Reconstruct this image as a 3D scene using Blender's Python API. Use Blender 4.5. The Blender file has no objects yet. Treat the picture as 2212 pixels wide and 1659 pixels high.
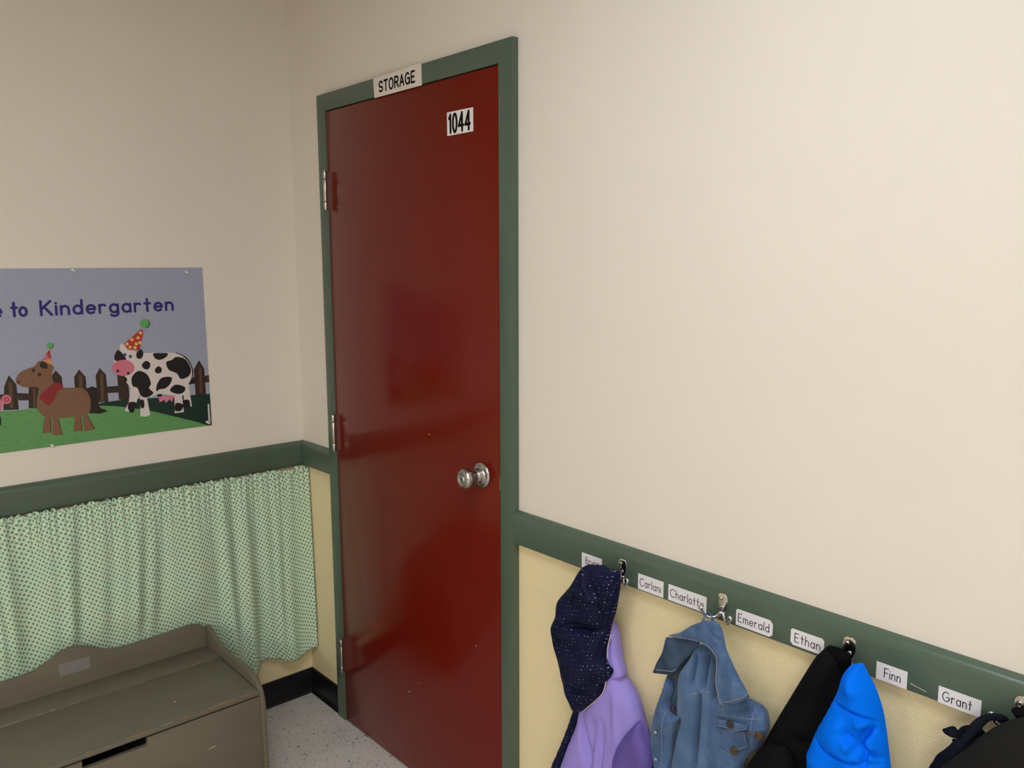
import bpy, bmesh, math, random
import numpy as np
from mathutils import Vector, Matrix, geometry

random.seed(4)
SC = bpy.context.scene
COL = SC.collection

# ---------------------------------------------------------------- camera
cd = bpy.data.cameras.new('camera'); cam = bpy.data.objects.new('camera', cd); COL.objects.link(cam)
cd.sensor_fit = 'HORIZONTAL'; cd.sensor_width = 36.0; cd.lens = 1791.07 * 36.0 / 2212.0
cd.clip_start = 0.02
yaw, pitch, roll = 0.72712, 0.14601, -0.00306
fw = Vector((-math.cos(yaw)*math.cos(pitch), math.sin(yaw)*math.cos(pitch), -math.sin(pitch)))
rt = fw.cross(Vector((0, 0, 1))).normalized(); up = rt.cross(fw)
c_, s_ = math.cos(roll), math.sin(roll)
r2 = c_*rt + s_*up; u2 = -s_*rt + c_*up
M = Matrix((r2, u2, -fw)).transposed().to_4x4(); M.translation = Vector((2.6452, -1.3621, 1.5682))
cam.matrix_world = M
SC.camera = cam

# ---------------------------------------------------------------- world, exposure
ROOM_X, ROOM_Y, ROOM_Z = 8.0, -7.0, 2.62
w = bpy.data.worlds.new('world'); SC.world = w; w.use_nodes = True
w.node_tree.nodes['Background'].inputs[0].default_value = (0.9, 0.92, 1.0, 1)
w.node_tree.nodes['Background'].inputs[1].default_value = 0.05
vs = SC.view_settings
SC.display_settings.display_device = 'sRGB'
vs.view_transform = 'Standard'; vs.look = 'None'; vs.gamma = 1.0; vs.use_curve_mapping = False
vs.exposure = 0.05
# ceiling lights of the room: (x, y, size x, size y, emission strength, colour)
COOL, WARM = (0.935, 0.985, 1.075, 1), (1.0, 0.97, 0.915, 1)
TROFFERS = [(2.12, -1.12, .58, .58, 19.0, COOL), (4.2, -3.0, .58, 1.18, 25.0, WARM), (4.2, -5.2, .58, 1.18, 25.0, WARM), (6.4, -3.0, .58, 1.18, 25.0, WARM), (6.4, -5.2, .58, 1.18, 25.0, WARM), (2.1, -4.9, .58, 1.18, 25.0, WARM)]

# outlines in metres: (along the wall, height); poster art as (layer, colour, smooth, points)
D = {
 'hood': [[1.4373,0.9014],[1.4691,0.9125],[1.496,0.919],[1.5054,0.9143],[1.5381,0.9174],[1.5413,0.8906],[1.5367,0.8602],[1.5308,0.8292],[1.5209,0.7976],[1.511,0.7592],[1.5036,0.7169],[1.5107,0.6981],[1.5243,0.6893],[1.5179,0.6718],[1.5021,0.6482],[1.4917,0.62],[1.4643,0.5887],[1.4289,0.5512],[1.4097,0.5681],[1.3886,0.5937],[1.3685,0.6476],[1.3499,0.7024],[1.342,0.7316],[1.36,0.7693],[1.3658,0.8036],[1.4065,0.8547]],
 'strip': [[1.3947,0.5455],[1.4184,0.5486],[1.4012,0.5019],[1.3747,0.4335],[1.3475,0.3583],[1.3211,0.2617],[1.2835,0.2521],[1.3093,0.3396],[1.3423,0.4161],[1.3666,0.4749]],
 'lining': [[1.4893,0.7778],[1.5028,0.777],[1.5146,0.7272],[1.5219,0.6996],[1.5279,0.6673],[1.5481,0.6515],[1.5682,0.6274],[1.5859,0.5887],[1.5995,0.5571],[1.6118,0.5219],[1.6114,0.4437],[1.5978,0.3261],[1.5299,0.2537],[1.3047,0.2446],[1.3394,0.3521],[1.3668,0.4278],[1.3964,0.5001],[1.4078,0.5457],[1.439,0.6099],[1.4664,0.6655],[1.474,0.7125]],
 'neck': [[1.5008,0.7838],[1.5147,0.7596],[1.5207,0.7264],[1.5279,0.7021],[1.5377,0.6747],[1.5221,0.6599],[1.5074,0.6519],[1.4919,0.6776],[1.4778,0.6997],[1.4852,0.7461]],
 'neck_folds': [[1.5178,0.7776],[1.5247,0.6946],[1.5344,0.7409],[1.5303,0.6807],[1.5075,0.7527],[1.5059,0.6982]],
 'sleeveA': [[1.6033,0.603],[1.6178,0.5735],[1.6311,0.5416],[1.6321,0.5039],[1.6094,0.4138],[1.5731,0.2999],[1.5331,0.2772],[1.5204,0.3615],[1.5269,0.4525],[1.5315,0.4903],[1.548,0.5332],[1.5746,0.5733]],
 'hood_seam': [[1.5121,0.9134],[1.5184,0.8512],[1.5222,0.7899],[1.5179,0.7305]],
 'piping': [[1.5179,0.7696],[1.5091,0.7367],[1.5082,0.7107]],
 'piping_low': [[1.5064,0.6626],[1.5027,0.6426],[1.4948,0.6231],[1.4785,0.601],[1.4549,0.5766],[1.4351,0.5547]],
 'A_folds': [[1.3856,0.7565],[1.5212,0.7844],[1.4017,0.6135],[1.4736,0.6181],[1.4599,0.8989],[1.504,0.8543],[1.4514,0.9071],[1.4839,0.848],[1.3852,0.8062],[1.4501,0.7945],[1.4925,0.7339],[1.438,0.6258]],
 'A_more': [[1.4279,0.857],[1.4932,0.8432],[1.5,0.8402],[1.5169,0.7881],[1.388,0.777],[1.4391,0.7451],[1.5143,0.782],[1.5021,0.7087],[1.4108,0.6854],[1.4639,0.678],[1.4688,0.6307],[1.5159,0.6873]],
 'A_gather': [[1.5191,0.9004],[1.5502,0.9034],[1.517,0.8739],[1.5481,0.8783],[1.5148,0.8493],[1.5448,0.8536],[1.5125,0.8277],[1.5388,0.83]],
 'lin_folds': [[1.428,0.5371],[1.4482,0.4373],[1.4682,0.5375],[1.442,0.3646],[1.5281,0.6402],[1.5372,0.524],[1.4959,0.5497],[1.4778,0.3828]],
 'd_body': [[1.7206,0.8102],[1.6874,0.7756],[1.6652,0.7315],[1.6477,0.7144],[1.6401,0.6826],[1.6168,0.6067],[1.6133,0.5595],[1.6208,0.5196],[1.6262,0.4954],[1.635,0.4067],[1.6452,0.2739],[1.8279,0.3822],[1.8265,0.5082],[1.8282,0.5938],[1.8424,0.6261],[1.8617,0.6509],[1.8771,0.6961],[1.8745,0.7257],[1.8641,0.7355],[1.8514,0.7396],[1.8335,0.7417],[1.8048,0.7444],[1.7772,0.7699],[1.7485,0.808]],
 'd_left': [[1.6644,0.7254],[1.6813,0.7053],[1.671,0.6742],[1.683,0.651],[1.6977,0.6509],[1.6844,0.6052],[1.6823,0.5314],[1.6865,0.4435],[1.6934,0.3186],[1.6587,0.298],[1.6488,0.4236],[1.641,0.5114],[1.6357,0.5353],[1.6284,0.5745],[1.6318,0.621],[1.6547,0.6959]],
 'd_sleeve': [[1.7002,0.7505],[1.7225,0.7901],[1.7368,0.8211],[1.7532,0.8233],[1.7698,0.8137],[1.778,0.7975],[1.781,0.7673],[1.781,0.7188],[1.7807,0.6697],[1.78,0.5804],[1.7792,0.494],[1.7683,0.4112],[1.7059,0.3757],[1.6887,0.4461],[1.6865,0.5348],[1.6978,0.6073],[1.708,0.654],[1.6981,0.6637],[1.6975,0.7092]],
 'd_right': [[1.7531,0.7098],[1.7743,0.7284],[1.8109,0.7435],[1.844,0.7512],[1.8617,0.7491],[1.8742,0.7462],[1.8873,0.7378],[1.8935,0.7126],[1.8909,0.7009],[1.8766,0.665],[1.8584,0.6409],[1.8455,0.6096],[1.8384,0.5225],[1.8382,0.4025],[1.766,0.3598],[1.756,0.4789],[1.7529,0.5645],[1.751,0.6542]],
 'd_flap': [[1.7936,0.6935],[1.798,0.6978],[1.831,0.7082],[1.8646,0.7176],[1.8644,0.7058],[1.8468,0.6955],[1.8344,0.6864],[1.8202,0.6872],[1.7954,0.6815]],
 'd_pocket': [[1.8034,0.6781],[1.8604,0.7],[1.8635,0.6672],[1.8509,0.6554],[1.8362,0.642],[1.8232,0.6424],[1.8053,0.6426]],
 'd_collar': [[1.7577,0.8828],[1.7682,0.8894],[1.7943,0.8963],[1.8077,0.8824],[1.8166,0.8532],[1.8235,0.8396],[1.8463,0.8068],[1.8677,0.7798],[1.8663,0.7723],[1.8508,0.7578],[1.8161,0.7361],[1.8076,0.7408],[1.802,0.7634],[1.7985,0.7856],[1.7992,0.8212],[1.7928,0.8329],[1.7753,0.8418],[1.7537,0.8428],[1.7264,0.8378],[1.704,0.835],[1.6826,0.828],[1.6897,0.8334],[1.7121,0.8468],[1.7364,0.8685]],
 'd_under': [[1.6735,0.8209],[1.695,0.8285],[1.7231,0.8348],[1.756,0.8404],[1.7325,0.8066],[1.7055,0.7694],[1.6973,0.7564],[1.6802,0.7435],[1.6596,0.7372],[1.6417,0.7323],[1.6501,0.7559],[1.6629,0.7809]],
 'd_seam1': [[1.7705,0.888],[1.7894,0.8771],[1.8106,0.8638],[1.8327,0.8502]],
 'd_seam2': [[1.6956,0.8337],[1.7208,0.8421],[1.7428,0.8456],[1.7697,0.8494],[1.791,0.8454],[1.8033,0.8302],[1.804,0.7931],[1.8098,0.7627],[1.8142,0.7481],[1.8235,0.7415]],
 'd_seam3': [[1.8171,0.754],[1.8237,0.7504],[1.8581,0.7718],[1.8699,0.784]],
 'd_yoke': [[1.7357,0.7266],[1.7575,0.7344],[1.7628,0.7402],[1.7842,0.7454],[1.8012,0.75]],
 'd_yoke2': [[1.7947,0.7028],[1.8307,0.716],[1.8681,0.726],[1.9076,0.7369]],
 'd_plk': [[1.8669,0.7538],[1.8697,0.7179],[1.8692,0.6709],[1.8672,0.6324],[1.8698,0.4556]],
 'd_lseam': [[1.6727,0.6671],[1.6668,0.6131],[1.665,0.5733],[1.6691,0.5338],[1.6778,0.3415]],
 'd_cuffl': [[1.6677,0.7867],[1.677,0.8223]],
 'd_lhem': [[1.654,0.7451],[1.6717,0.7507],[1.692,0.7565],[1.706,0.7684]],
 'd_creases': [[1.7688,0.8359],[1.7627,0.7414],[1.7555,0.7299],[1.749,0.5793],[1.744,0.8076],[1.7342,0.7285],[1.7397,0.7721],[1.7259,0.683],[1.7863,0.8305],[1.7785,0.7538],[1.8033,0.7283],[1.8039,0.6446],[1.8166,0.7221],[1.8904,0.7505],[1.8185,0.6753],[1.8685,0.6934]],
 'd_btn': [[1.8299,0.7034],[1.8372,0.65],[1.8837,0.699],[1.6813,0.6643],[1.6524,0.6064],[1.6556,0.5476],[1.7004,0.7469]],
 'd_loop': [[1.7539,0.8717],[1.7575,0.8838],[1.7626,0.8931],[1.7693,0.8936],[1.7732,0.8747]],
 'k_body': [[1.9953,0.9077],[2.0033,0.9097],[2.0178,0.9086],[2.0292,0.9031],[2.0374,0.8965],[2.0357,0.8718],[2.0279,0.8428],[2.0315,0.8084],[2.0352,0.7442],[2.0301,0.6918],[2.0198,0.5845],[2.0154,0.5127],[1.8561,0.4191],[1.8452,0.4888],[1.8432,0.5815],[1.8478,0.6099],[1.8566,0.6305],[1.8762,0.6616],[1.8963,0.7119],[1.9304,0.7878],[1.9677,0.8686],[1.9799,0.8889]],
 'k_fleece': [[1.9988,0.9079],[2.0043,0.9116],[2.0187,0.9111],[2.0301,0.9057],[2.0375,0.8996],[2.0361,0.8823],[2.0304,0.872],[2.0203,0.8827],[2.0084,0.896]],
 'k_sleeve': [[1.8689,0.6303],[1.874,0.6436],[1.8834,0.6658],[1.8963,0.6861],[1.9192,0.702],[1.9402,0.7083],[1.9528,0.7006],[1.9624,0.6797],[1.9718,0.6297],[1.9736,0.5615],[1.8724,0.5051],[1.8637,0.5735]],
 'k_folds': [[2.0111,0.908],[1.9868,0.8173],[1.9868,0.8173],[1.9471,0.733],[2.0122,0.8603],[2.0014,0.7906],[1.9445,0.7147],[1.9915,0.7281],[1.949,0.6945],[1.993,0.7003]],
 'k_sf': [[1.8983,0.6835],[1.8906,0.6498],[1.9194,0.6969],[1.9295,0.6739],[1.9404,0.7033],[1.9451,0.6781],[1.8905,0.6516],[1.9353,0.6629]],
 'b_body': [[2.0547,0.9078],[2.0634,0.9147],[2.0721,0.9192],[2.0766,0.9181],[2.0831,0.9089],[2.0975,0.8881],[2.111,0.8583],[2.1206,0.8194],[2.1294,0.7694],[2.1323,0.7474],[2.1417,0.6661],[2.1447,0.5964],[2.0062,0.5144],[1.999,0.5879],[1.9924,0.6865],[1.9918,0.7098],[1.9915,0.7281],[1.9958,0.7418],[2.0055,0.7744],[2.0226,0.8161],[2.0389,0.8614],[2.0451,0.8892]],
 'b_seams': [[2.0424,0.8434],[2.0681,0.8476],[2.0904,0.8461],[2.1036,0.8442],[2.1112,0.8369],[2.0145,0.7641],[2.0409,0.7595],[2.0715,0.7613],[2.1009,0.7684],[2.123,0.8647],[2.1133,0.8485],[2.1098,0.8355],[2.09,0.802],[2.0795,0.7793],[2.0975,0.7993],[2.0932,0.7981],[2.1232,0.78],[2.1007,0.7954],[2.102,0.7621],[2.0827,0.8273],[2.1084,0.8364],[2.0555,0.8294],[2.0584,0.8056],[2.1432,0.776],[2.1039,0.766]],
 'b_more': [[2.0731,0.7946],[2.0845,0.7795],[2.0692,0.8115],[2.0818,0.8001],[2.1018,0.8107],[2.1144,0.7935],[2.1123,0.8278],[2.1222,0.8064],[2.0645,0.8918],[2.0875,0.8781]],
 'b_loop': [[2.0325,0.8867],[2.036,0.8944],[2.0411,0.9003],[2.0472,0.9015],[2.0496,0.8996]],
 'g_body': [[2.3071,0.9237],[2.2894,0.9105],[2.2719,0.893],[2.2544,0.8703],[2.2389,0.846],[2.224,0.8245],[2.2017,0.7924],[2.187,0.7345],[2.1868,0.6576],[2.1908,0.5977],[2.4107,0.7311],[2.3984,0.8178],[2.3751,0.8855],[2.3474,0.9259],[2.3251,0.9322]],
 'g_navy': [[2.2082,0.8347],[2.2073,0.8284],[2.1985,0.8138],[2.1869,0.7978],[2.1812,0.7829],[2.176,0.7689],[2.1647,0.7112],[2.1643,0.6321],[2.2093,0.6577],[2.2159,0.753],[2.2482,0.8356],[2.2831,0.8887],[2.2801,0.8973],[2.2669,0.8816],[2.249,0.8592],[2.2431,0.855],[2.241,0.849],[2.2251,0.8417]],
 'g_strap1': [[2.2788,0.894],[2.2714,0.8969],[2.2593,0.896],[2.249,0.8861],[2.2424,0.8745],[2.2359,0.8607],[2.2292,0.8482]],
 'g_bow': [[2.1904,0.8404],[2.1956,0.8457],[2.205,0.8524],[2.2114,0.846],[2.2192,0.8444],[2.2234,0.8396],[2.207,0.8339],[2.1951,0.835]],
 'g_ring': [[2.2153,0.8449],[2.2222,0.8565],[2.2332,0.8634],[2.2377,0.8615],[2.2314,0.8533],[2.2205,0.8442]],
 'g_bar': [[2.2165,0.8389],[2.2301,0.8465],[2.2409,0.8543],[2.2491,0.8624]],
 'g_top': [[2.283,0.914],[2.2889,0.9214],[2.2995,0.9232],[2.3082,0.9248],[2.3094,0.9101],[2.2938,0.9033],[2.2863,0.9084]],
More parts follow.
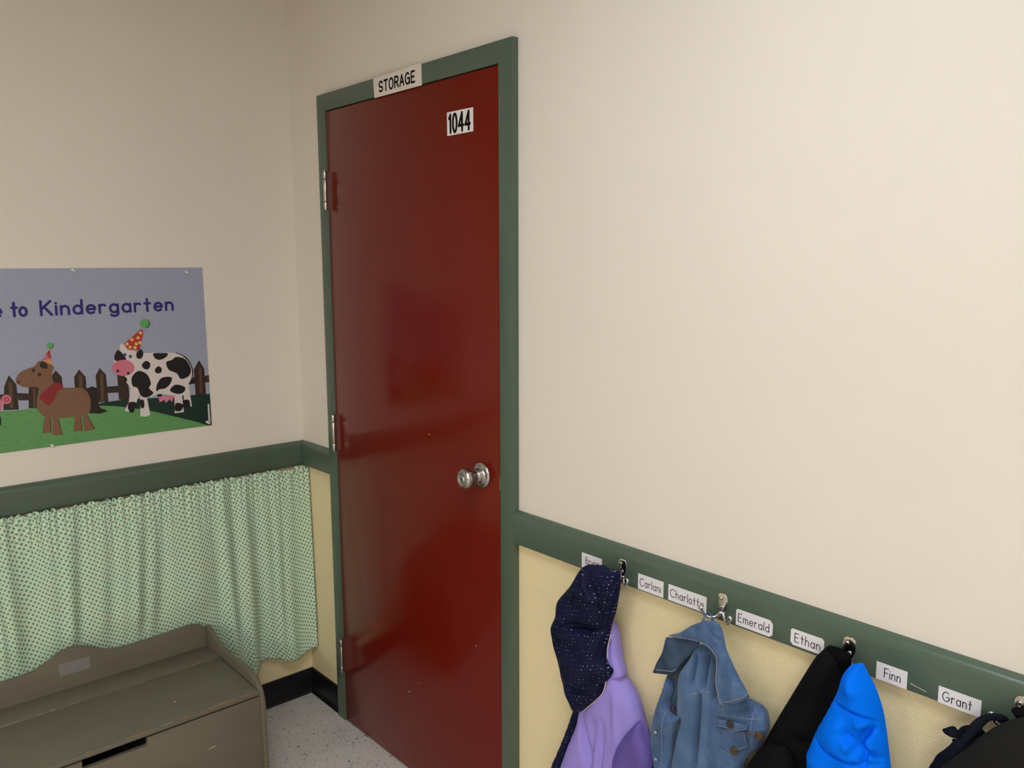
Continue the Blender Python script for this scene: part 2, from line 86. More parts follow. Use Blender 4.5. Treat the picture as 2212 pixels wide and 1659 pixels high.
 'poster_shapes': [[1,"fence",0,[[-0.9078,1.164],[-0.9011,1.2291],[-0.8876,1.2605],[-0.8708,1.2329],[-0.8704,1.1612]]],[1,"fence",0,[[-0.8459,1.1618],[-0.8404,1.2334],[-0.8237,1.2493],[-0.814,1.2343],[-0.8229,1.159]]],[1,"fence",0,[[-0.7841,1.2135],[-0.7833,1.2455],[-0.7692,1.2638],[-0.7547,1.2428],[-0.7542,1.2068]]],[1,"fence",0,[[-0.7225,1.2398],[-0.7078,1.2609],[-0.6913,1.2368],[-0.6921,1.1562],[-0.7234,1.1599]]],[1,"fence",0,[[-0.6644,1.2379],[-0.6519,1.2607],[-0.6353,1.2389],[-0.6342,1.1551],[-0.6632,1.1584]]],[1,"fence",0,[[-0.6041,1.2398],[-0.5927,1.2537],[-0.5749,1.2296],[-0.5727,1.1556],[-0.6043,1.1592]]],[1,"fence",0,[[-0.3732,1.2306],[-0.3549,1.2599],[-0.3394,1.2316],[-0.3382,1.1472],[-0.372,1.1489]]],[1,"fence",0,[[-0.8713,1.2086],[-0.8381,1.2032],[-0.8396,1.184],[-0.8699,1.1875]]],[1,"fence",0,[[-0.6969,1.2045],[-0.5944,1.2014],[-0.5958,1.1808],[-0.6949,1.1859]]],[1,"fence",0,[[-0.3922,1.2066],[-0.3235,1.2081],[-0.3231,1.1859],[-0.3915,1.1848]]],[1,"fence",0,[[-0.9709,1.2125],[-0.8954,1.2077],[-0.8969,1.1888],[-0.9724,1.194]]],[2,"fence_light",0,[[-0.8897,1.2417],[-0.881,1.2374],[-0.8837,1.1663],[-0.8926,1.1674]]],[2,"fence_light",0,[[-0.7105,1.2459],[-0.7009,1.2414],[-0.7034,1.1612],[-0.7116,1.1622]]],[2,"fence_light",0,[[-0.652,1.2442],[-0.6438,1.2397],[-0.6461,1.1583],[-0.6546,1.1593]]],[2,"fence_light",0,[[-0.3562,1.237],[-0.3485,1.2324],[-0.3501,1.1505],[-0.358,1.1514]]],[2,"fence_light",0,[[-0.8307,1.2183],[-0.8246,1.2177],[-0.8289,1.1615],[-0.8335,1.1621]]],[2,"fence_light",0,[[-0.3309,1.2048],[-0.3249,1.2042],[-0.3249,1.1901],[-0.331,1.1899]]],[2,"pasture",0,[[-0.6672,1.1496],[-0.6566,1.155],[-0.5832,1.1587],[-0.4927,1.1524],[-0.4169,1.151],[-0.3258,1.1467],[-0.3252,1.0413],[-0.3774,1.0229],[-0.6356,1.0593]]],[3,"grass",0,[[-0.9604,1.1653],[-0.9344,1.1631],[-0.8872,1.1598],[-0.826,1.1594],[-0.7303,1.1545],[-0.6806,1.1512],[-0.6126,1.1402],[-0.5245,1.1181],[-0.4326,1.0832],[-0.3752,1.061],[-0.3361,1.0428]]],[4,"horse",0,[[-0.8087,1.1305],[-0.7931,1.1285],[-0.7967,1.0839],[-0.8175,1.0857]]],[4,"horse",0,[[-0.7872,1.1295],[-0.7739,1.1278],[-0.7666,1.0742],[-0.7923,1.0749]]],[4,"horse",0,[[-0.7284,1.1275],[-0.7143,1.1258],[-0.7134,1.0777],[-0.7359,1.079]]],[4,"horse",0,[[-0.7097,1.1289],[-0.6967,1.1291],[-0.68,1.0787],[-0.7063,1.0749]]],[4,"horse_dark",0,[[-0.7936,1.125],[-0.7908,1.1246],[-0.7938,1.0846],[-0.7967,1.0839]]],[4,"horse_dark",0,[[-0.7743,1.1225],[-0.7718,1.1221],[-0.765,1.0747],[-0.7673,1.0743]]],[4,"horse_dark",0,[[-0.7147,1.1203],[-0.7117,1.1199],[-0.7107,1.0781],[-0.7134,1.0777]]],[4,"horse_dark",0,[[-0.6976,1.1255],[-0.6949,1.1252],[-0.6773,1.079],[-0.6807,1.0788]]],[4,"mane",1,[[-0.6871,1.2016],[-0.6638,1.1974],[-0.66,1.145],[-0.6404,1.1307],[-0.6553,1.124],[-0.6756,1.1265],[-0.6918,1.1359]]],[5,"horse",1,[[-0.8129,1.2076],[-0.7842,1.2128],[-0.7134,1.2069],[-0.6911,1.1929],[-0.6836,1.1663],[-0.6867,1.1371],[-0.7027,1.1243],[-0.7457,1.1232],[-0.7907,1.1253],[-0.8164,1.1415],[-0.8249,1.1646],[-0.8219,1.1926]]],[6,"horse",1,[[-0.8147,1.2043],[-0.8198,1.2197],[-0.8519,1.223],[-0.8682,1.2354],[-0.8711,1.2486],[-0.8592,1.2659],[-0.8386,1.2752],[-0.8229,1.2801],[-0.8078,1.2943],[-0.7851,1.2847],[-0.7733,1.273],[-0.7805,1.2524],[-0.7767,1.227],[-0.7685,1.2083],[-0.7917,1.1964]]],[7,"mane",1,[[-0.8089,1.2796],[-0.8027,1.2925],[-0.7913,1.2852],[-0.7897,1.2727],[-0.8002,1.2718]]],[7,"hat_pink",0,[[-0.8022,1.2949],[-0.7898,1.3133],[-0.7813,1.3003],[-0.7808,1.2914]]],[7,"hat_orange",0,[[-0.7999,1.2958],[-0.781,1.2967],[-0.7766,1.2797],[-0.7866,1.2848]]],[7,"hat_red",0,[[-0.7899,1.3126],[-0.7804,1.326],[-0.7784,1.2976],[-0.7814,1.2993]]],[7,"shade",0,[[-0.7696,1.3344],[-0.77,1.3323],[-0.7709,1.3303],[-0.7721,1.3286],[-0.7736,1.3274],[-0.7754,1.3266],[-0.7772,1.3265],[-0.7789,1.3269],[-0.7805,1.3279],[-0.7819,1.3293],[-0.7828,1.3311],[-0.7834,1.3332],[-0.7834,1.3354],[-0.783,1.3375],[-0.7822,1.3395],[-0.781,1.3412],[-0.7794,1.3424],[-0.7777,1.3432],[-0.7759,1.3433],[-0.7741,1.3429],[-0.7725,1.342],[-0.7712,1.3405],[-0.7702,1.3387],[-0.7697,1.3366]]],[8,"pompon",0,[[-0.7714,1.3356],[-0.7718,1.3334],[-0.7728,1.3315],[-0.7742,1.3298],[-0.7759,1.3286],[-0.7779,1.3279],[-0.7799,1.3277],[-0.7819,1.3282],[-0.7837,1.3291],[-0.7853,1.3306],[-0.7864,1.3324],[-0.787,1.3345],[-0.7871,1.3367],[-0.7867,1.3388],[-0.7857,1.3408],[-0.7844,1.3425],[-0.7826,1.3437],[-0.7807,1.3444],[-0.7786,1.3446],[-0.7766,1.3441],[-0.7748,1.3432],[-0.7733,1.3417],[-0.7722,1.3399],[-0.7715,1.3378]]],[7,"bandana",1,[[-0.8155,1.1937],[-0.7767,1.227],[-0.7579,1.2216],[-0.754,1.2097],[-0.7689,1.203],[-0.7805,1.1773],[-0.7972,1.166],[-0.8103,1.1807]]],[7,"brown_eye",0,[[-0.8222,1.2685],[-0.8225,1.2672],[-0.823,1.2659],[-0.8237,1.2649],[-0.8246,1.2642],[-0.8256,1.2637],[-0.8266,1.2636],[-0.8276,1.2639],[-0.8286,1.2645],[-0.8293,1.2654],[-0.8299,1.2666],[-0.8302,1.2679],[-0.8302,1.2692],[-0.83,1.2706],[-0.8295,1.2718],[-0.8287,1.2728],[-0.8279,1.2736],[-0.8269,1.274],[-0.8258,1.2741],[-0.8248,1.2738],[-0.8239,1.2732],[-0.8231,1.2723],[-0.8226,1.2712],[-0.8223,1.2699]]],[7,"brown_eye",0,[[-0.8071,1.2548],[-0.8074,1.2535],[-0.8079,1.2522],[-0.8088,1.2512],[-0.8098,1.2505],[-0.8109,1.2501],[-0.8122,1.25],[-0.8133,1.2503],[-0.8144,1.2509],[-0.8153,1.2518],[-0.816,1.253],[-0.8163,1.2543],[-0.8164,1.2557],[-0.8161,1.257],[-0.8156,1.2582],[-0.8147,1.2593],[-0.8137,1.26],[-0.8126,1.2604],[-0.8113,1.2605],[-0.8102,1.2602],[-0.8091,1.2596],[-0.8082,1.2587],[-0.8075,1.2575],[-0.8072,1.2562]]],[7,"horse_dark",0,[[-0.8614,1.2379],[-0.8616,1.2367],[-0.8622,1.2357],[-0.8629,1.2348],[-0.8639,1.2342],[-0.8651,1.2339],[-0.8662,1.2338],[-0.8674,1.2341],[-0.8684,1.2347],[-0.8693,1.2355],[-0.87,1.2365],[-0.8703,1.2376],[-0.8704,1.2388],[-0.8701,1.2399],[-0.8696,1.241],[-0.8688,1.2418],[-0.8678,1.2424],[-0.8667,1.2428],[-0.8655,1.2428],[-0.8644,1.2426],[-0.8633,1.242],[-0.8624,1.2412],[-0.8618,1.2402],[-0.8614,1.2391]]],[4,"pig",0,[[-0.9092,1.1798],[-0.9104,1.1732],[-0.9128,1.1672],[-0.9163,1.1623],[-0.9207,1.1587],[-0.9255,1.1567],[-0.9306,1.1564],[-0.9355,1.1579],[-0.9399,1.1611],[-0.9435,1.1656],[-0.9461,1.1713],[-0.9475,1.1776],[-0.9476,1.1843],[-0.9464,1.1908],[-0.944,1.1967],[-0.9405,1.2017],[-0.9363,1.2053],[-0.9315,1.2073],[-0.9264,1.2076],[-0.9215,1.2062],[-0.9171,1.2031],[-0.9134,1.1986],[-0.9108,1.193],[-0.9093,1.1865]]],[5,"pig",0,[[-0.887,1.1922],[-0.8877,1.1888],[-0.8891,1.1858],[-0.8912,1.1833],[-0.8939,1.1815],[-0.8968,1.1805],[-0.8999,1.1804],[-0.903,1.1813],[-0.9057,1.1829],[-0.908,1.1852],[-0.9096,1.1882],[-0.9105,1.1914],[-0.9107,1.1948],[-0.91,1.1982],[-0.9086,1.2012],[-0.9065,1.2037],[-0.9039,1.2055],[-0.9009,1.2065],[-0.8978,1.2066],[-0.8948,1.2058],[-0.8921,1.2042],[-0.8898,1.2018],[-0.8881,1.1989],[-0.8872,1.1956]]],[6,"pig_dark",0,[[-0.8915,1.1927],[-0.8919,1.1907],[-0.8927,1.189],[-0.8938,1.1875],[-0.8953,1.1865],[-0.8969,1.1859],[-0.8986,1.1859],[-0.9003,1.1863],[-0.9018,1.1872],[-0.903,1.1886],[-0.9039,1.1903],[-0.9044,1.1922],[-0.9045,1.1942],[-0.9041,1.1961],[-0.9033,1.1978],[-0.9022,1.1993],[-0.9007,1.2003],[-0.8991,1.2009],[-0.8974,1.201],[-0.8957,1.2005],[-0.8942,1.1996],[-0.893,1.1983],[-0.8921,1.1966],[-0.8915,1.1947]]],[7,"pig",0,[[-0.895,1.1931],[-0.8952,1.1921],[-0.8956,1.1912],[-0.8961,1.1905],[-0.8968,1.19],[-0.8975,1.1897],[-0.8983,1.1896],[-0.8991,1.1899],[-0.8997,1.1903],[-0.9003,1.191],[-0.9007,1.1918],[-0.9009,1.1928],[-0.901,1.1938],[-0.9008,1.1947],[-0.9004,1.1956],[-0.8999,1.1963],[-0.8992,1.1969],[-0.8985,1.1972],[-0.8977,1.1972],[-0.8969,1.197],[-0.8963,1.1965],[-0.8957,1.1959],[-0.8953,1.195],[-0.8951,1.1941]]],[4,"black",0,[[-0.9192,1.1515],[-0.9159,1.1442],[-0.9164,1.1234],[-0.9229,1.1236]]],[4,"pig",0,[[-0.9344,1.1638],[-0.9227,1.1624],[-0.9261,1.1281],[-0.9373,1.1279]]],[4,"pig",0,[[-0.9365,1.1916],[-0.9374,1.1868],[-0.9394,1.1825],[-0.9422,1.1789],[-0.9458,1.1763],[-0.9497,1.1749],[-0.9539,1.1748],[-0.9579,1.1759],[-0.9615,1.1782],[-0.9645,1.1815],[-0.9667,1.1857],[-0.9679,1.1903],[-0.968,1.1952],[-0.9671,1.1999],[-0.9652,1.2042],[-0.9624,1.2078],[-0.9589,1.2104],[-0.9549,1.2118],[-0.9508,1.212],[-0.9468,1.2109],[-0.9431,1.2087],[-0.9401,1.2053],[-0.9379,1.2012],[-0.9367,1.1965]]],[4,"cow_white",0,[[-0.5685,1.1912],[-0.5448,1.1697],[-0.5548,1.144],[-0.5664,1.1156],[-0.5909,1.1235],[-0.5767,1.1485]]],[5,"black",1,[[-0.575,1.1483],[-0.5562,1.1449],[-0.5601,1.1294],[-0.5653,1.1155],[-0.5759,1.1183],[-0.5806,1.1337]]],[4,"cow_white",0,[[-0.4085,1.1944],[-0.393,1.1928],[-0.386,1.1125],[-0.4112,1.1175]]],[5,"black",1,[[-0.412,1.1354],[-0.3945,1.1343],[-0.3927,1.1133],[-0.412,1.1156]]],[5,"cow_white",0,[[-0.5424,1.1675],[-0.5234,1.1635],[-0.5163,1.1017],[-0.5294,1.0979],[-0.5457,1.1007]]],[6,"black",1,[[-0.5435,1.1504],[-0.5327,1.1492],[-0.533,1.128],[-0.5421,1.1272]]],[5,"cow_white",0,[[-0.439,1.166],[-0.4161,1.1636],[-0.4123,1.0978],[-0.4413,1.0974]]],[6,"black",1,[[-0.4355,1.1294],[-0.4128,1.1217],[-0.4188,1.1065],[-0.4295,1.1019],[-0.4407,1.108]]],[4,"black",1,[[-0.395,1.193],[-0.379,1.1974],[-0.3716,1.1907],[-0.3896,1.1846]]],[5,"cow_white",1,[[-0.5463,1.2836],[-0.5203,1.2949],[-0.4764,1.2927],[-0.4278,1.2879],[-0.3974,1.2688],[-0.3813,1.2392],[-0.3816,1.2076],[-0.3935,1.185],[-0.4089,1.1549],[-0.4398,1.1535],[-0.4845,1.1639],[-0.522,1.1564],[-0.5517,1.1742],[-0.5733,1.1993],[-0.5819,1.2302]]],[4,"black",1,[[-0.4276,1.2906],[-0.3941,1.2717],[-0.3774,1.2388],[-0.3774,1.2111],[-0.3862,1.208],[-0.3852,1.2395],[-0.4003,1.2663]]],[6,"black",1,[[-0.5317,1.259],[-0.5182,1.2708],[-0.506,1.2614],[-0.5107,1.2465],[-0.5228,1.2453]]],[6,"black",1,[[-0.4937,1.2412],[-0.4827,1.251],[-0.4728,1.2432],[-0.4766,1.2301],[-0.4896,1.2301]]],[6,"black",1,[[-0.4949,1.2918],[-0.4727,1.2917],[-0.4512,1.2885],[-0.4587,1.2768],[-0.4778,1.2706],[-0.4914,1.2774]]],[6,"black",1,[[-0.4578,1.2613],[-0.4404,1.2676],[-0.4247,1.276],[-0.3983,1.2662],[-0.3827,1.2353],[-0.3899,1.2123],[-0.4156,1.2049],[-0.4279,1.2237],[-0.4517,1.2375]]],[6,"black",1,[[-0.5627,1.2247],[-0.5419,1.2417],[-0.5174,1.228],[-0.5081,1.2003],[-0.5146,1.1856],[-0.5028,1.169],[-0.5219,1.1576],[-0.5397,1.1645],[-0.5489,1.1892],[-0.5627,1.1982]]],[6,"black",1,[[-0.49,1.1947],[-0.4738,1.2143],[-0.4445,1.2127],[-0.4487,1.1944],[-0.4647,1.1804],[-0.4836,1.1785],[-0.4932,1.1737]]],[6,"black",1,[[-0.452,1.1713],[-0.4339,1.1882],[-0.4056,1.1783],[-0.4084,1.1628],[-0.428,1.1578]]],[6,"black",1,[[-0.5857,1.2268],[-0.5771,1.2223],[-0.5797,1.2112],[-0.5859,1.2137]]],[6,"black",1,[[-0.4901,1.1637],[-0.4771,1.1623],[-0.4815,1.1531],[-0.4906,1.156]]],[6,"udder",0,[[-0.4887,1.1558],[-0.4398,1.1543],[-0.4421,1.1467],[-0.4494,1.1338],[-0.4537,1.1441],[-0.4669,1.1339],[-0.4708,1.1441],[-0.4854,1.1379]]],[7,"cow_white",1,[[-0.6052,1.2994],[-0.5912,1.3113],[-0.5915,1.3225],[-0.5858,1.3284],[-0.5774,1.3234],[-0.5695,1.3098],[-0.5485,1.3045],[-0.5407,1.287],[-0.5476,1.2535],[-0.5638,1.2361],[-0.5884,1.2383],[-0.6107,1.2701]]],[8,"black",1,[[-0.6082,1.2922],[-0.5976,1.3099],[-0.5844,1.2978],[-0.5757,1.2803],[-0.5911,1.2767],[-0.6073,1.2791]]],[8,"black",1,[[-0.5447,1.2967],[-0.5303,1.3081],[-0.5248,1.2933],[-0.5315,1.2794],[-0.5436,1.2815]]],[9,"pig",0,[[-0.5531,1.2521],[-0.5546,1.2458],[-0.5583,1.2401],[-0.5638,1.2355],[-0.5708,1.2322],[-0.5788,1.2304],[-0.5872,1.2304],[-0.5955,1.232],[-0.603,1.2351],[-0.6094,1.2396],[-0.6141,1.2452],[-0.6168,1.2513],[-0.6175,1.2577],[-0.616,1.2639],[-0.6124,1.2695],[-0.607,1.2742],[-0.6001,1.2775],[-0.5922,1.2793],[-0.5839,1.2795],[-0.5756,1.278],[-0.5679,1.2749],[-0.5615,1.2704],[-0.5566,1.2649],[-0.5537,1.2586]]],[10,"brown_eye",0,[[-0.5977,1.2467],[-0.5979,1.2455],[-0.5984,1.2445],[-0.5991,1.2436],[-0.6,1.243],[-0.6011,1.2426],[-0.6022,1.2426],[-0.6032,1.2428],[-0.6042,1.2434],[-0.605,1.2442],[-0.6056,1.2451],[-0.606,1.2463],[-0.606,1.2474],[-0.6058,1.2486],[-0.6053,1.2496],[-0.6046,1.2505],[-0.6037,1.2511],[-0.6026,1.2514],[-0.6016,1.2515],[-0.6005,1.2512],[-0.5995,1.2507],[-0.5987,1.2499],[-0.5981,1.2489],[-0.5977,1.2478]]],[10,"brown_eye",0,[[-0.5683,1.2373],[-0.5685,1.2361],[-0.569,1.2351],[-0.5698,1.2342],[-0.5707,1.2336],[-0.5718,1.2332],[-0.5729,1.2332],[-0.5739,1.2334],[-0.5749,1.234],[-0.5758,1.2348],[-0.5764,1.2357],[-0.5767,1.2369],[-0.5768,1.238],[-0.5766,1.2392],[-0.5761,1.2402],[-0.5753,1.2411],[-0.5744,1.2417],[-0.5734,1.2421],[-0.5723,1.2421],[-0.5712,1.2419],[-0.5702,1.2413],[-0.5693,1.2406],[-0.5687,1.2396],[-0.5684,1.2384]]],[9,"blue_eye",0,[[-0.5737,1.294],[-0.574,1.2927],[-0.5745,1.2915],[-0.5753,1.2904],[-0.5763,1.2897],[-0.5775,1.2893],[-0.5786,1.2892],[-0.5798,1.2894],[-0.5809,1.29],[-0.5818,1.2909],[-0.5824,1.2921],[-0.5828,1.2934],[-0.5829,1.2947],[-0.5826,1.296],[-0.5821,1.2973],[-0.5813,1.2983],[-0.5803,1.299],[-0.5791,1.2995],[-0.5779,1.2996],[-0.5768,1.2993],[-0.5757,1.2987],[-0.5748,1.2978],[-0.5742,1.2967],[-0.5738,1.2954]]],[9,"blue_eye",0,[[-0.5586,1.2876],[-0.5588,1.2863],[-0.5593,1.285],[-0.5602,1.284],[-0.5612,1.2833],[-0.5623,1.2828],[-0.5635,1.2827],[-0.5647,1.283],[-0.5658,1.2836],[-0.5667,1.2845],[-0.5673,1.2857],[-0.5677,1.287],[-0.5677,1.2883],[-0.5675,1.2897],[-0.567,1.2909],[-0.5662,1.2919],[-0.5652,1.2927],[-0.564,1.2931],[-0.5628,1.2932],[-0.5616,1.2929],[-0.5606,1.2923],[-0.5597,1.2914],[-0.559,1.2903],[-0.5586,1.289]]],[8,"hat_red",0,[[-0.5789,1.3279],[-0.5244,1.3706],[-0.5206,1.3572],[-0.5352,1.3054],[-0.566,1.3095]]],[9,"hat_yellow",0,[[-0.5656,1.3263],[-0.5658,1.3251],[-0.5663,1.3239],[-0.5671,1.323],[-0.5681,1.3223],[-0.5693,1.3219],[-0.5705,1.3218],[-0.5716,1.322],[-0.5727,1.3226],[-0.5736,1.3234],[-0.5743,1.3245],[-0.5746,1.3257],[-0.5747,1.3269],[-0.5745,1.3282],[-0.5739,1.3293],[-0.5731,1.3302],[-0.5721,1.3309],[-0.571,1.3314],[-0.5698,1.3314],[-0.5686,1.3312],[-0.5676,1.3306],[-0.5667,1.3298],[-0.566,1.3288],[-0.5656,1.3276]]],[9,"hat_yellow",0,[[-0.5506,1.3384],[-0.5508,1.3372],[-0.5513,1.336],[-0.5521,1.3351],[-0.5531,1.3344],[-0.5543,1.3339],[-0.5555,1.3339],[-0.5567,1.3341],[-0.5577,1.3347],[-0.5586,1.3355],[-0.5593,1.3365],[-0.5597,1.3377],[-0.5598,1.339],[-0.5595,1.3402],[-0.559,1.3414],[-0.5582,1.3423],[-0.5572,1.343],[-0.556,1.3434],[-0.5548,1.3435],[-0.5537,1.3433],[-0.5526,1.3427],[-0.5517,1.3419],[-0.551,1.3409],[-0.5506,1.3397]]],[9,"hat_yellow",0,[[-0.539,1.3245],[-0.5392,1.3233],[-0.5397,1.3221],[-0.5405,1.3212],[-0.5415,1.3205],[-0.5427,1.32],[-0.5439,1.32],[-0.5451,1.3202],[-0.5462,1.3208],[-0.5471,1.3216],[-0.5478,1.3227],[-0.5481,1.3239],[-0.5482,1.3251],[-0.548,1.3264],[-0.5474,1.3275],[-0.5466,1.3285],[-0.5456,1.3292],[-0.5445,1.3296],[-0.5433,1.3297],[-0.5421,1.3294],[-0.541,1.3289],[-0.5401,1.328],[-0.5394,1.327],[-0.539,1.3258]]],[9,"hat_yellow",0,[[-0.5324,1.3429],[-0.5326,1.3416],[-0.5331,1.3405],[-0.5339,1.3395],[-0.535,1.3388],[-0.5361,1.3384],[-0.5373,1.3383],[-0.5385,1.3385],[-0.5396,1.3391],[-0.5405,1.3399],[-0.5412,1.341],[-0.5416,1.3422],[-0.5416,1.3435],[-0.5414,1.3447],[-0.5409,1.3458],[-0.5401,1.3468],[-0.539,1.3475],[-0.5379,1.3479],[-0.5367,1.348],[-0.5355,1.3478],[-0.5344,1.3472],[-0.5335,1.3464],[-0.5328,1.3453],[-0.5324,1.3441]]],[9,"hat_yellow",0,[[-0.5433,1.3135],[-0.5435,1.3123],[-0.544,1.3111],[-0.5448,1.3102],[-0.5459,1.3095],[-0.547,1.3091],[-0.5482,1.309],[-0.5494,1.3092],[-0.5505,1.3098],[-0.5514,1.3107],[-0.5521,1.3117],[-0.5524,1.3129],[-0.5525,1.3142],[-0.5523,1.3154],[-0.5517,1.3166],[-0.5509,1.3175],[-0.5499,1.3182],[-0.5488,1.3186],[-0.5476,1.3187],[-0.5464,1.3185],[-0.5453,1.3179],[-0.5444,1.3171],[-0.5437,1.316],[-0.5433,1.3148]]],[9,"hat_yellow",0,[[-0.5242,1.3574],[-0.5244,1.3562],[-0.525,1.355],[-0.5258,1.354],[-0.5268,1.3533],[-0.528,1.3529],[-0.5292,1.3528],[-0.5304,1.3531],[-0.5315,1.3536],[-0.5324,1.3544],[-0.5331,1.3555],[-0.5334,1.3567],[-0.5335,1.358],[-0.5333,1.3592],[-0.5327,1.3603],[-0.5319,1.3613],[-0.5309,1.362],[-0.5298,1.3624],[-0.5285,1.3625],[-0.5274,1.3623],[-0.5263,1.3618],[-0.5253,1.3609],[-0.5247,1.3599],[-0.5243,1.3587]]],[9,"hat_yellow",0,[[-0.5574,1.3164],[-0.5576,1.3152],[-0.5581,1.314],[-0.5589,1.3131],[-0.5599,1.3124],[-0.5611,1.312],[-0.5623,1.3119],[-0.5634,1.3121],[-0.5645,1.3127],[-0.5654,1.3135],[-0.5661,1.3146],[-0.5665,1.3158],[-0.5665,1.317],[-0.5663,1.3183],[-0.5658,1.3194],[-0.565,1.3204],[-0.564,1.3211],[-0.5628,1.3215],[-0.5616,1.3216],[-0.5604,1.3213],[-0.5594,1.3207],[-0.5585,1.3199],[-0.5578,1.3189],[-0.5574,1.3177]]],[9,"hat_yellow",0,[[-0.528,1.3275],[-0.5282,1.3263],[-0.5287,1.3251],[-0.5295,1.3242],[-0.5306,1.3235],[-0.5317,1.3231],[-0.5329,1.323],[-0.5341,1.3232],[-0.5352,1.3238],[-0.5361,1.3246],[-0.5368,1.3257],[-0.5372,1.3269],[-0.5373,1.3282],[-0.537,1.3294],[-0.5365,1.3305],[-0.5357,1.3315],[-0.5347,1.3322],[-0.5335,1.3326],[-0.5323,1.3327],[-0.5311,1.3325],[-0.53,1.3319],[-0.5291,1.3311],[-0.5284,1.33],[-0.528,1.3288]]],[8,"shade",0,[[-0.4993,1.3839],[-0.4999,1.3804],[-0.5013,1.3772],[-0.5033,1.3745],[-0.5058,1.3725],[-0.5087,1.3713],[-0.5117,1.371],[-0.5147,1.3716],[-0.5174,1.3731],[-0.5196,1.3754],[-0.5213,1.3783],[-0.5222,1.3816],[-0.5224,1.3851],[-0.5218,1.3886],[-0.5204,1.3917],[-0.5184,1.3944],[-0.5159,1.3965],[-0.513,1.3977],[-0.51,1.398],[-0.507,1.3974],[-0.5043,1.3959],[-0.5021,1.3936],[-0.5004,1.3907],[-0.4994,1.3874]]],[9,"pompon",0,[[-0.5025,1.3852],[-0.5031,1.3816],[-0.5047,1.3783],[-0.5069,1.3756],[-0.5098,1.3735],[-0.513,1.3723],[-0.5164,1.372],[-0.5197,1.3727],[-0.5227,1.3742],[-0.5253,1.3766],[-0.5271,1.3795],[-0.5282,1.3829],[-0.5284,1.3865],[-0.5277,1.3901],[-0.5262,1.3933],[-0.524,1.3961],[-0.5212,1.3982],[-0.518,1.3994],[-0.5146,1.3997],[-0.5113,1.3991],[-0.5082,1.3975],[-0.5056,1.3952],[-0.5038,1.3922],[-0.5027,1.3888]]],[4,"strip_white",0,[[-0.3352,1.1154],[-0.3296,1.1139],[-0.3294,1.0468],[-0.3358,1.0477]]]],
 'text_kinder': [[-0.7948,1.4237],[-0.4232,1.4237],[-0.8692,1.4236],[-0.8661,1.4625],[-0.7919,1.4617]],
 'slot': [[-0.7276,0.3216],[-0.7281,0.2939],[-0.8917,0.304],[-0.8905,0.3213]],
 'wear_front': [[0.4658,-0.4158],[0.4692,-0.4573],[0.4666,-0.5904],[0.4667,-0.6096],[0.468,-0.646],[0.4721,-0.6875],[0.4652,-0.7179],[0.4699,-0.783],[0.4668,-0.7976],[0.4648,-0.8726]],
 'wear_back': [[0.1831,-1.0158],[0.1852,-0.9628],[0.1888,-0.9239],[0.1838,-0.915],[0.1897,-0.893],[0.1925,-0.8811],[0.1908,-0.8456],[0.189,-0.8224],[0.1891,-0.7762]],
 'chips': [[0.6559,0.2668],[0.7087,0.3151],[0.7858,1.0894],[0.983,0.5322]],
}

# ---------------------------------------------------------------- materials
def s2l(c):
    return tuple(((v/255)/12.92 if v/255 <= .04045 else ((v/255+.055)/1.055)**2.4) for v in c)

